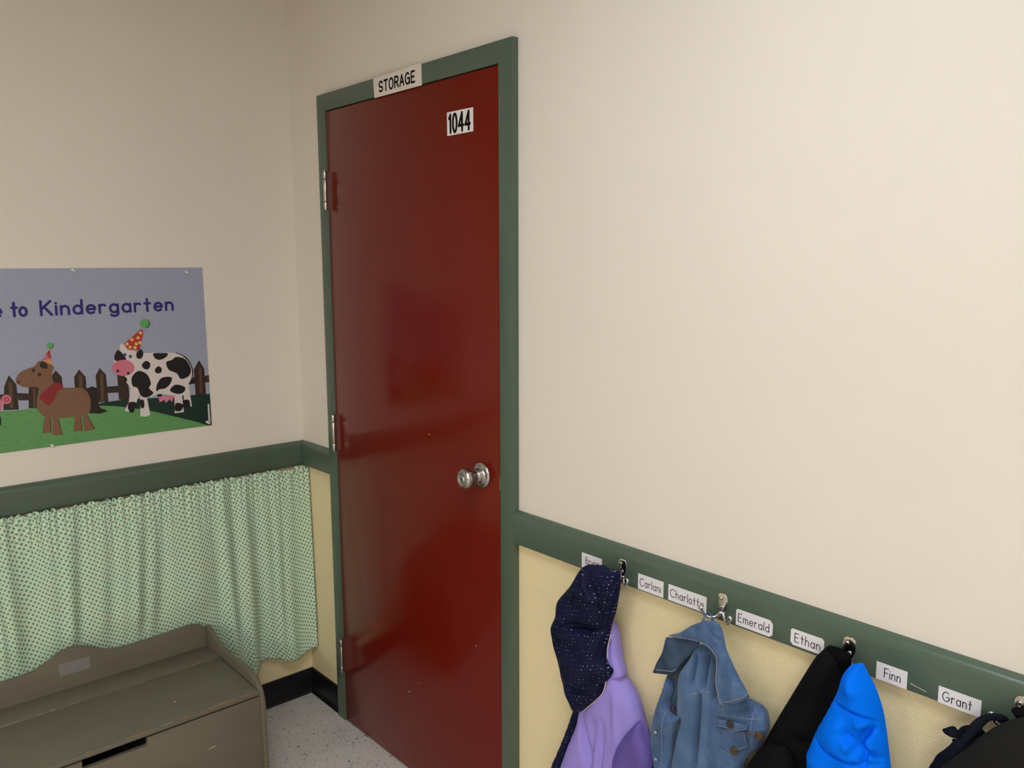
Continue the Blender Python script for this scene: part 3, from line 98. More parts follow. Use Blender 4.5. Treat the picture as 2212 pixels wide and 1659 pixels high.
class Mat:
    """small wrapper round a node material"""
    def __init__(self, name, col=(.5, .5, .5), rough=.6, metal=0, spec=.5, sheen=0, coat=0):
        self.m = bpy.data.materials.new(name); self.m.use_nodes = True
        self.nt = self.m.node_tree; self.b = self.nt.nodes['Principled BSDF']
        i = self.b.inputs
        i['Base Color'].default_value = (*col, 1); i['Roughness'].default_value = rough
        i['Metallic'].default_value = metal; i['Specular IOR Level'].default_value = spec
        i['Sheen Weight'].default_value = sheen; i['Coat Weight'].default_value = coat
        self.m.diffuse_color = (*col, 1)
    def n(self, t, **kw):
        x = self.nt.nodes.new(t)
        for k, v in kw.items():
            if k.startswith('in_'):
                x.inputs[int(k[3:])].default_value = v
            else:
                setattr(x, k, v)
        return x
    def l(self, a, b): self.nt.links.new(a, b)
    def math(self, op, a, b=None, c=None):
        x = self.n('ShaderNodeMath', operation=op)
        for k, v in enumerate((a, b, c)):
            if v is None: continue
            if isinstance(v, (int, float)): x.inputs[k].default_value = v
            else: self.l(v, x.inputs[k])
        return x.outputs[0]
    def coord(self, kind='Object'):
        return self.n('ShaderNodeTexCoord').outputs[kind]
    def mapping(self, vec, rot=(0, 0, 0), scale=(1, 1, 1)):
        x = self.n('ShaderNodeMapping'); x.inputs['Rotation'].default_value = rot; x.inputs['Scale'].default_value = scale
        self.l(vec, x.inputs['Vector']); return x.outputs[0]
    def noise(self, vec, scale, detail=3, rough=.5):
        x = self.n('ShaderNodeTexNoise'); x.inputs['Scale'].default_value = scale
        x.inputs['Detail'].default_value = detail; x.inputs['Roughness'].default_value = rough
        if vec is not None: self.l(vec, x.inputs['Vector'])
        return x.outputs[0]
    def ramp(self, fac, stops):
        x = self.n('ShaderNodeValToRGB'); cr = x.color_ramp
        while len(cr.elements) < len(stops): cr.elements.new(.5)
        for e, (p, c) in zip(cr.elements, stops):
            e.position = p; e.color = (*c, 1) if len(c) == 3 else c
        self.l(fac, x.inputs[0]); return x.outputs[0]
    def mix(self, fac, a, b):
        x = self.n('ShaderNodeMix', data_type='RGBA')
        for k, v in ((0, fac), (6, a), (7, b)):
            if isinstance(v, (int, float)): x.inputs[k].default_value = v
            elif isinstance(v, tuple): x.inputs[k].default_value = (*v, 1)
            else: self.l(v, x.inputs[k])
        return x.outputs[2]
    def color(self, sock): self.l(sock, self.b.inputs['Base Color']); return self
    def bump(self, h, strength=.2, dist=.002):
        x = self.n('ShaderNodeBump'); x.inputs['Strength'].default_value = strength; x.inputs['Distance'].default_value = dist
        self.l(h, x.inputs['Height']); self.l(x.outputs[0], self.b.inputs['Normal']); return self

def paint(name, col, rough=.5, spec=.4, bump=.05, scale=350, var=.04, coat=0):
    m = Mat(name, col, rough, spec=spec, coat=coat)
    co = m.coord()
    f = m.noise(co, 3.0, 4)
    lo = tuple(v*(1-var) for v in col); hi = tuple(min(1, v*(1+var)) for v in col)
    m.color(m.ramp(f, [(.3, lo), (.7, hi)]))
    m.bump(m.noise(co, scale, 2), bump, .001)
    return m.m

WALL = (.745, .70, .62); YEL = (.85, .735, .445); GREEN = (.078, .117, .085)
M_ = {}
M_['tan'] = paint('tan_wall_paint', (.50, .39, .26), .7, .2, .1, 200, .03)  # tan picked for the unseen walls, to warm the bounced light
M_['wall'] = paint('cream_wall_paint', WALL, .62, .3, .12, 260, .012)
m = Mat('yellow_wall_vinyl', YEL, .6, spec=.3); co = m.coord()
mp = m.mapping(co, rot=(0, math.radians(-22), 0))
wv = m.n('ShaderNodeTexWave', wave_type='BANDS', bands_direction='Z'); wv.inputs['Scale'].default_value = 62; wv.inputs['Distortion'].default_value = 2.6
wv.inputs['Detail'].default_value = 2; wv.inputs['Detail Scale'].default_value = 6
m.l(mp, wv.inputs['Vector'])
mp2 = m.mapping(co, rot=(0, math.radians(-22), 0), scale=(90, 90, 260))
h = m.math('MULTIPLY', wv.outputs[1], m.math('ADD', m.noise(mp2, 1.0, 2), .3))
m.color(m.ramp(h, [(.1, tuple(v*.93 for v in YEL)), (.8, YEL)]))
m.bump(h, .32, .0016); M_['yellow'] = m.m
M_['green'] = paint('green_trim_paint', GREEN, .27, .4, .05, 160, .05)
M_['red'] = Mat('red_door_paint', (.142, .0085, .0035), .16, spec=.26).m
M_['chip'] = Mat('bare_primer_chip', (.55, .45, .42), .7).m
M_['base'] = paint('black_vinyl_base', (.006, .006, .008), .33, .4, .03, 80, .1)
m = Mat('speckled_floor_vinyl', (.4, .37, .34), .45, spec=.35); co = m.coord()
col = m.ramp(m.noise(co, 6, 4), [(.3, (.54, .515, .49)), (.7, (.62, .585, .56))])
for sc, th, c in ((95, .16, (.05, .04, .06)), (60, .13, (.12, .11, .13)), (80, .13, (.85, .8, .72)), (130, .2, (.2, .18, .19))):
    vo = m.n('ShaderNodeTexVoronoi'); vo.inputs['Scale'].default_value = sc; m.l(m.mapping(co, rot=(0, 0, sc)), vo.inputs['Vector'])
    pick = m.math('GREATER_THAN', m.n('ShaderNodeSeparateColor').outputs[0] if False else vo.outputs['Distance'], -1.0)
    sep = m.n('ShaderNodeSeparateColor'); m.l(vo.outputs['Color'], sep.inputs[0])
    rad = m.math('MULTIPLY', sep.outputs[0], th*1.7)
    keep = m.math('GREATER_THAN', sep.outputs[1], .55)
    on = m.math('MULTIPLY', m.math('LESS_THAN', vo.outputs['Distance'], rad), keep)
    col = m.mix(on, col, c)
m.color(col); M_['floor'] = m.m
M_['ceiling'] = paint('white_ceiling_tile', (.50, .475, .42), .9, .2, .3, 120, .03)
M_['chrome'] = Mat('polished_chrome', (.68, .67, .66), .16, metal=1).m
M_['satin'] = Mat('satin_steel', (.47, .46, .45), .26, metal=1).m
M_['hinge'] = Mat('worn_steel_hinge', (.55, .53, .50), .3, metal=1).m
M_['dark_gap'] = Mat('dark_recess', (.004, .004, .004), .9).m
M_['paper'] = paint('white_label_paper', (.74, .73, .76), .6, .3, .05, 200, .03)
M_['ink'] = Mat('dark_ink', (.014, .011, .025), .7, spec=.1).m
M_['sign'] = paint('off_white_plastic_sign', (.72, .66, .60), .45, .4, .02, 100, .03)
M_['number_plate'] = paint('white_number_plastic', (.80, .78, .76), .45, .4, .02, 100, .02)
M_['black_ink'] = Mat('black_sign_ink', (.004, .004, .004), .7, spec=.1).m
def lamp_mat(strength, colour):
    m = Mat('lit_diffuser', (.8, .8, .8), .5)
    m.b.inputs['Emission Color'].default_value = colour; m.b.inputs['Emission Strength'].default_value = strength
    return m.m
M_['enamel'] = Mat('white_enamel', (.8, .8, .8), .4).m
OLIVE = (.143, .129, .093)
m = Mat('olive_chest_paint', OLIVE, .42, spec=.4); co = m.coord()
m.color(m.ramp(m.noise(m.mapping(co, scale=(14, 3, 14)), 1.5, 5), [(.3, tuple(v*.93 for v in OLIVE)), (.7, tuple(v*1.05 for v in OLIVE))]))
m.bump(m.noise(m.mapping(co, scale=(60, 6, 60)), 4, 3), .06, .001); M_['olive'] = m.m
M_['bare_wood'] = Mat('bare_wood_wear', (.40, .21, .10), .6).m
M_['pale_wear'] = Mat('pale_worn_paint', (.50, .46, .36), .6).m
M_['tape'] = paint('grey_paper_sticker', (.225, .207, .205), .7, .3, .2, 120, .06)
# polka dot cloth: UV in metres, dots on a square lattice turned 45 degrees
m = Mat('polka_dot_cotton', (.6, .66, .5), .85, spec=.15, sheen=.1)
uv = m.coord('UV'); r_ = m.mapping(uv, rot=(0, 0, math.radians(30)), scale=(1/.0120, 1/.0120, 1))
fr = m.n('ShaderNodeVectorMath', operation='FRACTION'); m.l(r_, fr.inputs[0])
sb = m.n('ShaderNodeVectorMath', operation='SUBTRACT'); m.l(fr.outputs[0], sb.inputs[0]); sb.inputs[1].default_value = (.5, .5, 0)
mu = m.n('ShaderNodeVectorMath', operation='MULTIPLY'); m.l(sb.outputs[0], mu.inputs[0]); mu.inputs[1].default_value = (1, 1, 0)
ln = m.n('ShaderNodeVectorMath', operation='LENGTH'); m.l(mu.outputs[0], ln.inputs[0])
dot = m.ramp(ln.outputs['Value'], [(.25, (1, 1, 1)), (.32, (0, 0, 0))])
cloth = m.ramp(m.noise(uv, 9, 3), [(.35, (.62, .70, .585)), (.65, (.575, .70, .61))])
m.color(m.mix(dot, cloth, (.10, .33, .09)))
m.bump(m.noise(uv, 900, 1), .1, .0005)
tr = m.b.inputs['Subsurface Weight']; tr.default_value = 0.0
M_['polka'] = m.m

def fabric(name, col, rough=.85, var=.15, sheen=.25, weave=900, bump=.15, spec=.2, nscale=14):
    m = Mat(name, col, rough, spec=spec, sheen=sheen)
    m.b.inputs['Sheen Roughness'].default_value = .5
    m.b.inputs['Sheen Tint'].default_value = (*[min(1, v*1.5+.02) for v in col], 1)
    co = m.coord()
    m.color(m.ramp(m.noise(co, nscale, 4), [(.3, tuple(v*(1-var) for v in col)), (.7, tuple(min(1, v*(1+var)) for v in col))]))
    m.bump(m.noise(co, weave, 2), bump, .0006)
    return m.m
# navy shell with tiny printed dots
m = Mat('navy_dotted_shell', (.006, .008, .026), .6, spec=.12); co = m.coord()
mp = m.mapping(co, rot=(0, math.radians(12), 0), scale=(1/.0088, 0, 1/.0080))
fl = m.n('ShaderNodeVectorMath', operation='FLOOR'); m.l(mp, fl.inputs[0])
sepm = m.n('ShaderNodeSeparateXYZ'); m.l(fl.outputs[0], sepm.inputs[0])
sepp = m.n('ShaderNodeSeparateXYZ'); m.l(mp, sepp.inputs[0])
odd = m.math('MULTIPLY', m.math('MODULO', m.math('ADD', sepm.outputs[2], 10000.0), 2.0), .5)
xs = m.math('ADD', sepp.outputs[0], odd)
fx = m.math('SUBTRACT', m.math('FRACT', xs), .5); fz = m.math('SUBTRACT', m.math('FRACT', sepp.outputs[2]), .5)
dd = m.math('SQRT', m.math('ADD', m.math('MULTIPLY', fx, fx), m.math('MULTIPLY', fz, fz)))
wn = m.n('ShaderNodeTexWhiteNoise', noise_dimensions='2D')
cmb = m.n('ShaderNodeCombineXYZ'); m.l(m.math('FLOOR', xs), cmb.inputs[0]); m.l(sepm.outputs[2], cmb.inputs[1]); m.l(cmb.outputs[0], wn.inputs['Vector'])
on = m.math('LESS_THAN', dd, .10)
dcol = m.ramp(wn.outputs[0], [(.0, (.20, .30, .46)), (.22, (.40, .55, .68)), (.36, (.03, .03, .09)), (.66, (.16, .06, .06)), (.84, (.04, .04, .11))])
dcol.node.color_ramp.interpolation = 'CONSTANT'
base = m.ramp(m.noise(co, 12, 3), [(.35, (.0035, .005, .023)), (.65, (.006, .0085, .038))])
m.color(m.mix(on, base, dcol)); m.bump(m.noise(co, 700, 2), .1, .0006)
M_['navy'] = m.m
M_['lavender'] = fabric('lavender_cotton_lining', (.305, .25, .68), .8, .05, .15)
M_['purple'] = fabric('purple_satin_lining', (.105, .074, .33), .45, .08, .1, bump=.05, spec=.4)
M_['piping'] = Mat('pale_piping', (.55, .47, .47), .6).m
m = Mat('blue_denim', (.1, .18, .3), .85, spec=.15, sheen=.15); co = m.coord()
f = m.math('ADD', m.math('MULTIPLY', m.noise(m.mapping(co, scale=(1, 1, .45)), 30, 5, .62), .8), m.math('MULTIPLY', m.noise(co, 160, 2), .2))
m.color(m.ramp(f, [(.30, (.034, .068, .145)), (.50, (.060, .114, .232)), (.72, (.112, .19, .325))]))
m.bump(m.noise(m.mapping(co, rot=(0, .8, 0), scale=(1400, 1400, 500)), 1, 1), .25, .0006); M_['denim'] = m.m
m = Mat('pale_denim', (.15, .24, .36), .85, spec=.15, sheen=.15); co = m.coord()
m.color(m.ramp(m.noise(co, 16, 4), [(.3, (.056, .110, .225)), (.7, (.098, .170, .31))]))
m.bump(m.noise(m.mapping(co, rot=(0, .8, 0), scale=(1400, 1400, 500)), 1, 1), .2, .0006); M_['denim_pale'] = m.m
m = Mat('dark_denim', (.05, .09, .14), .85, spec=.15); co = m.coord()
m.color(m.ramp(m.noise(co, 22, 4), [(.3, (.02, .036, .06)), (.7, (.06, .10, .165))]))
M_['denim_dark'] = m.m
M_['stitch'] = Mat('worn_stitching', (.20, .24, .29), .8).m
M_['bronze'] = Mat('bronze_button', (.115, .068, .04), .38, metal=.7).m
M_['dark_button'] = Mat('dark_button', (.035, .02, .018), .35, spec=.5).m
M_['blackcloth'] = fabric('black_cloth', (.0038, .0038, .0046), .85, .25, .0, spec=.1)
M_['fleece'] = fabric('black_fleece', (.0035, .0035, .004), .95, .3, .0, 400, .6, spec=.05)
M_['royal'] = fabric('royal_blue_nylon', (.0, .152, .86), .7, .04, .0, 900, .1, spec=.05)
M_['charcoal'] = fabric('charcoal_cloth', (.0125, .0125, .0118), .9, .12, .0, spec=.12)
M_['navycloth'] = fabric('dark_navy_cloth', (.004, .0055, .013), .75, .25, .0, spec=.12)
M_['pin'] = Mat('clear_white_plastic', (.7, .7, .66), .3).m
POSTER = dict(sky=(.335, .365, .47), fence=(.035, .023, .016), fence_light=(.10, .062, .035), pasture=(.009, .032, .024), grass=(.115, .305, .105),
    horse=(.20, .108, .062), horse_dark=(.09, .045, .027), mane=(.022, .014, .013), hat_pink=(.52, .12, .25), hat_orange=(.60, .28, .09), hat_red=(.42, .04, .03), hat_yellow=(.75, .5, .15),
    shade=(.03, .07, .04), pompon=(.11, .36, .12), bandana=(.24, .022, .028), brown_eye=(.04, .015, .012), blue_eye=(.03, .09, .22), pig=(.58, .17, .24), pig_dark=(.30, .05, .09),
    black=(.010, .010, .011), cow_white=(.66, .60, .58), udder=(.62, .2, .32), strip_white=(.55, .55, .5), letters=(.022, .016, .16))
for k, v in POSTER.items():
    m = Mat('poster_' + k, v, .38, spec=.35); co = m.coord()
    if k in ('sky', 'grass', 'pasture', 'horse'):
        s = {'sky': (1, 1, 1), 'grass': (1, .25, 1)}.get(k, (1, 1, 1))
        m.color(m.ramp(m.noise(m.mapping(co, scale=s), 420, 2), [(.3, tuple(a*.86 for a in v)), (.7, tuple(min(1, a*1.1) for a in v))]))
    M_['p_' + k] = m.m

# ---------------------------------------------------------------- builders
class MB:
    """collects shapes, links them as one mesh object"""
    def __init__(self): self.v = []; self.f = []; self.mi = []; self.mats = []; self.uv = None; self.sm = []
    def mat(self, m):
        if m not in self.mats: self.mats.append(m)
        return self.mats.index(m)
    def add(self, vs, fs, m, smooth=False):
        o = len(self.v); k = self.mat(m)
        self.v += [tuple(p) for p in vs]
        for f in fs: self.f.append(tuple(i+o for i in f)); self.mi.append(k); self.sm.append(smooth)
        return self
    def box(self, a, b, m, bev=0, seg=2):
        bm = bmesh.new(); bmesh.ops.create_cube(bm, size=1)
        for v in bm.verts: v.co = Vector([(a[i]+b[i])/2 + v.co[i]*(b[i]-a[i]) for i in range(3)])
        if bev: bmesh.ops.bevel(bm, geom=bm.edges[:], offset=bev, segments=seg, profile=.5, affect='EDGES')
        return self.bm(bm, m, False)
    def bm(self, bm, m, smooth=False):
        bm.verts.index_update()
        self.add([v.co[:] for v in bm.verts], [[v.index for v in f.verts] for f in bm.faces], m, smooth); bm.free(); return self
    def prism(self, pts, fn, d0, d1, m, bev=0):
        """polygon pts extruded between depth d0 and d1; fn(a,b,d) -> 3D"""
        bm = bmesh.new(); n = len(pts)
        A = [bm.verts.new(fn(a, b, d0)) for a, b in pts]; B = [bm.verts.new(fn(a, b, d1)) for a, b in pts]
        bm.faces.new(A); bm.faces.new(B[::-1])
        for i in range(n): bm.faces.new((A[i], B[i], B[(i+1) % n], A[(i+1) % n]))
        bmesh.ops.recalc_face_normals(bm, faces=bm.faces[:])
        if bev:
            es = [e for e in bm.edges if (e.verts[0] in A) == (e.verts[1] in A)]
            bmesh.ops.bevel(bm, geom=es, offset=bev, segments=2, profile=.5, affect='EDGES')
        return self.bm(bm, m, False)
    def lathe(self, prof, origin, axis, m, n=40, smooth=True):
        """prof = [(radius, along)]"""
        ax = Vector(axis).normalized(); t = Vector((0, 0, 1)) if abs(ax.z) < .9 else Vector((1, 0, 0))
        e1 = ax.cross(t).normalized(); e2 = ax.cross(e1); o = Vector(origin); vs = []; fs = []
        for r, h in prof:
            for k in range(n):
                a = 2*math.pi*k/n; vs.append(o + ax*h + (e1*math.cos(a)+e2*math.sin(a))*r)
        for i in range(len(prof)-1):
            for k in range(n):
                fs.append((i*n+k, i*n+(k+1) % n, (i+1)*n+(k+1) % n, (i+1)*n+k))
        fs.append(tuple(range(n))[::-1]); fs.append(tuple((len(prof)-1)*n+k for k in range(n)))
        return self.add(vs, fs, m, smooth)
    def tube(self, pts, rad, m, n=10, flat=1.0, sub=6, sm=True):
        """swept tube along pts; rad scalar or list; flat squashes one axis"""
        P = catmull([Vector(p) for p in pts], sub) if sm and len(pts) > 2 else [Vector(p) for p in pts]
        N = len(P)
        R = [rad]*N if not isinstance(rad, (list, tuple)) else list(np.interp(np.linspace(0, 1, N), np.linspace(0, 1, len(rad)), rad))
        vs = []; fs = []; ref = Vector((0, -1, 0)); pe = None
        for i, p in enumerate(P):
            t = (P[min(i+1, N-1)] - P[max(i-1, 0)]).normalized()
            e1 = t.cross(ref)
            if e1.length < .05: e1 = pe if pe is not None else t.cross(Vector((1, 0, 0)))
            e1 = e1.normalized(); e2 = e1.cross(t).normalized(); pe = e1
            for k in range(n):
                a = 2*math.pi*k/n; vs.append(p + e1*math.cos(a)*R[i] + e2*math.sin(a)*R[i]*flat)
        for i in range(N-1):
            for k in range(n): fs.append((i*n+k, i*n+(k+1) % n, (i+1)*n+(k+1) % n, (i+1)*n+k))
        fs.append(tuple(range(n))[::-1]); fs.append(tuple((N-1)*n+k for k in range(n)))
        return self.add(vs, fs, m, True)
    def ball(self, c, r, m, sc=(1, 1, 1)):
        bm = bmesh.new(); bmesh.ops.create_uvsphere(bm, u_segments=16, v_segments=10, radius=r)
        for v in bm.verts: v.co = Vector((v.co.x*sc[0]+c[0], v.co.y*sc[1]+c[1], v.co.z*sc[2]+c[2]))
        return self.bm(bm, m, True)
    def build(self, name, parent=None, auto=None):
        off = Vector(parent_world(parent)) if parent else Vector((0, 0, 0))
        me = bpy.data.meshes.new(name)
        me.from_pydata([tuple(Vector(p)-off) for p in self.v], [], self.f)
        for m in self.mats: me.materials.append(m)
        me.polygons.foreach_set('material_index', self.mi); me.polygons.foreach_set('use_smooth', self.sm)
        if auto is not None: me.set_sharp_from_angle(angle=math.radians(auto))
        if self.uv is not None:
            ul = me.uv_layers.new(name='UVMap')
            li = np.empty(len(me.loops), dtype=np.int32); me.loops.foreach_get('vertex_index', li)
            ul.data.foreach_set('uv', np.asarray(self.uv, dtype=np.float32)[li].ravel())
        me.update()
        o = bpy.data.objects.new(name, me); COL.objects.link(o)
        if parent: o.parent = parent
        return o

def parent_world(o):
    p = Vector((0, 0, 0))
    while o is not None: p = p + o.location; o = o.parent
    return p

def catmull(P, sub=6, closed=False):
    out = []; n = len(P)
    rng = range(n if closed else n-1)
    for i in rng:
        p0 = P[(i-1) % n] if closed or i > 0 else P[i]*2 - P[i+1]
        p1 = P[i]; p2 = P[(i+1) % n]
        p3 = P[(i+2) % n] if closed or i+2 < n else p2*2 - p1
        for k in range(sub):
            t = k/sub
            out.append(.5*((2*p1) + (p2-p0)*t + (2*p0-5*p1+4*p2-p3)*t*t + (3*p1-p0-3*p2+p3)*t**3))
    if not closed: out.append(P[-1])
    return out

def thing(name, loc, label, cat, group=None):
    o = bpy.data.objects.new(name, None); o.empty_display_size = .05; COL.objects.link(o); o.location = loc
    return tag(o, label, cat, group)
def tag(o, label, cat, group=None, kind=None):
    o['label'] = label; o['category'] = cat
    if group: o['group'] = group
    if kind: o['kind'] = kind
    return o
def struct(o, label, cat): return tag(o, label, cat, None, 'structure')
def part(o, label): o['label'] = label; return o

FW = lambda x, z, d: (x, -d, z)          # on the door wall: along x, height z, d out into the room
FL = lambda y, z, d: (d, y, z)           # on the left wall: along y, height z, d out into the room

# ---------------------------------------------------------------- stroke lettering
def arc(cx, cy, rx, ry, a0, a1, n=14):
    return [(cx+rx*math.cos(math.radians(a0+(a1-a0)*i/n)), cy+ry*math.sin(math.radians(a0+(a1-a0)*i/n))) for i in range(n+1)]
_bowl = arc(.24, .3, .235, .3, 0, 360, 24)
_arch = [(0, .36)] + arc(.21, .36, .21, .24, 180, 0) + [(.42, 0)]
G = {
 'B': ([[(0, 0), (0, 1), (.24, 1)] + arc(.24, .76, .24, .24, 90, -90) + [(0, .52)], [(.24, .52)] + arc(.27, .26, .26, .26, 90, -90) + [(0, 0)]], .54),
 'r': ([[(0, 0), (0, .6)], [(0, .36)] + arc(.2, .36, .2, .24, 180, 50)], .34),
 'y': ([[(0, .6), (.21, .03)], [(.42, .6), (.12, -.3)]], .42),
 'n': ([[(0, 0), (0, .6)], _arch], .42),
 'm': ([[(0, 0), (0, .6)], [(0, .36)] + arc(.17, .38, .17, .22, 180, 0) + [(.34, 0)], [(.34, .36)] + arc(.51, .38, .17, .22, 180, 0) + [(.68, 0)]], .68),
 'C': ([arc(.42, .5, .42, .5, 48, 312, 24)], .72),
 'a': ([_bowl, [(.47, .6), (.47, 0)]], .48), 'd': ([_bowl, [(.47, 1), (.47, 0)]], .48), 'o': ([_bowl], .48),
 'g': ([_bowl, [(.47, .6), (.47, -.08)] + arc(.24, -.08, .23, .2, 0, -150)], .48),
 'l': ([[(0, 0), (0, 1)]], .0), 'i': ([[(0, 0), (0, .6)], [(0, .82), (0, .84)]], .0),
 'h': ([[(0, 0), (0, 1)], _arch], .42),
 't': ([[(.16, .95), (.16, 0)], [(0, .6), (.34, .6)]], .34),
 'e': ([[(.02, .31), (.47, .31)] + arc(.24, .3, .235, .3, 0, 315, 20)], .47),
 'c': ([arc(.24, .3, .235, .3, 50, 310, 20)], .44),
 'E': ([[(.5, 1), (0, 1), (0, 0), (.52, 0)], [(0, .52), (.42, .52)]], .52),
 'F': ([[(.5, 1), (0, 1), (0, 0)], [(0, .52), (.42, .52)]], .48),
 'G': ([arc(.42, .5, .42, .5, 50, 355, 24) + [(.46, .46)]], .84),
 'K': ([[(0, 0), (0, 1)], [(.52, 1), (.02, .42)], [(.18, .58), (.55, 0)]], .55),
 'W': ([[(0, 1), (.22, 0), (.42, .8), (.62, 0), (.84, 1)]], .84),
 'S': ([arc(.25, .74, .25, .26, 20, 270, 18) + arc(.25, .26, .25, .22, 90, -160, 18)], .5),
 'T': ([[(0, 1), (.52, 1)], [(.26, 1), (.26, 0)]], .52), 'O': ([arc(.29, .5, .29, .5, 0, 360, 28)], .58),
 'R': ([[(0, 0), (0, 1), (.26, 1)] + arc(.26, .75, .24, .25, 90, -90) + [(0, .5)], [(.26, .5), (.5, 0)]], .5),
 'A': ([[(0, 0), (.27, 1), (.54, 0)], [(.1, .34), (.44, .34)]], .54),
 'Gs': ([arc(.29, .5, .29, .5, 50, 360, 24) + [(.32, .5)], [(.58, .5), (.58, 0)]], .58),
 'Es': ([[(.44, 1), (0, 1), (0, 0), (.46, 0)], [(0, .52), (.38, .52)]], .46),
 '1': ([[(.02, .8), (.16, 1), (.16, 0)]], .2), '0': ([arc(.2, .5, .2, .5, 0, 360, 28)], .4),
 '4': ([[(.34, 0), (.34, 1), (0, .3), (.46, .3)]], .46), ' ': ([], .3)}
def text(mb, s, a0, b0, hgt, fn, d, m, wt=.07, gap=.2, width=None, slope=0, skip=()):
    adv = [G[ch][1] for ch in s]; tot = sum(adv) + gap*(len(s)-1)
    sx = hgt if width is None else width/tot
    x = 0; hw = wt*hgt/2; vv = []; ff = []
    def put(P):
        if sum(P[i][0]*P[(i+1) % len(P)][1] - P[(i+1) % len(P)][0]*P[i][1] for i in range(len(P))) < 0: P = P[::-1]
        ff.append(list(range(len(vv), len(vv)+len(P)))); vv.extend(Vector(p) for p in P)
    for ch, ad in zip(s, adv):
        for st in G[ch][0]:
            P = [(a0+(x+p[0])*sx, b0+p[1]*hgt + slope*(x+p[0])*sx) for p in st]
            for i in range(len(P)-1):
                (ax, ay), (bx, by) = P[i], P[i+1]; L = math.hypot(bx-ax, by-ay)
                if L < 1e-7: continue
                nx, ny = -(by-ay)/L*hw, (bx-ax)/L*hw
                put([(ax+nx, ay+ny), (ax-nx, ay-ny), (bx-nx, by-ny), (bx+nx, by+ny)])
            for (ax, ay) in P:
                put([(ax+hw*math.cos(k*math.pi/5), ay+hw*math.sin(k*math.pi/5)) for k in range(10)])
        x += ad + gap
    S = 1000.0                       # merge the overlapping strokes into one clean flat mesh
    vo, eo, fo, ov, oe, of = geometry.delaunay_2d_cdt([p*S for p in vv], [], ff, 0, 1e-4)
    flip = Vector(fn(1, 0, 0)).cross(Vector(fn(0, 1, 0))).dot(Vector(fn(0, 0, 1))) < 0
    mb.add([fn(p.x/S, p.y/S, d) for p in vo], [tuple(f)[::-1] if flip else tuple(f) for f, o in zip(fo, of) if len(o)], m)

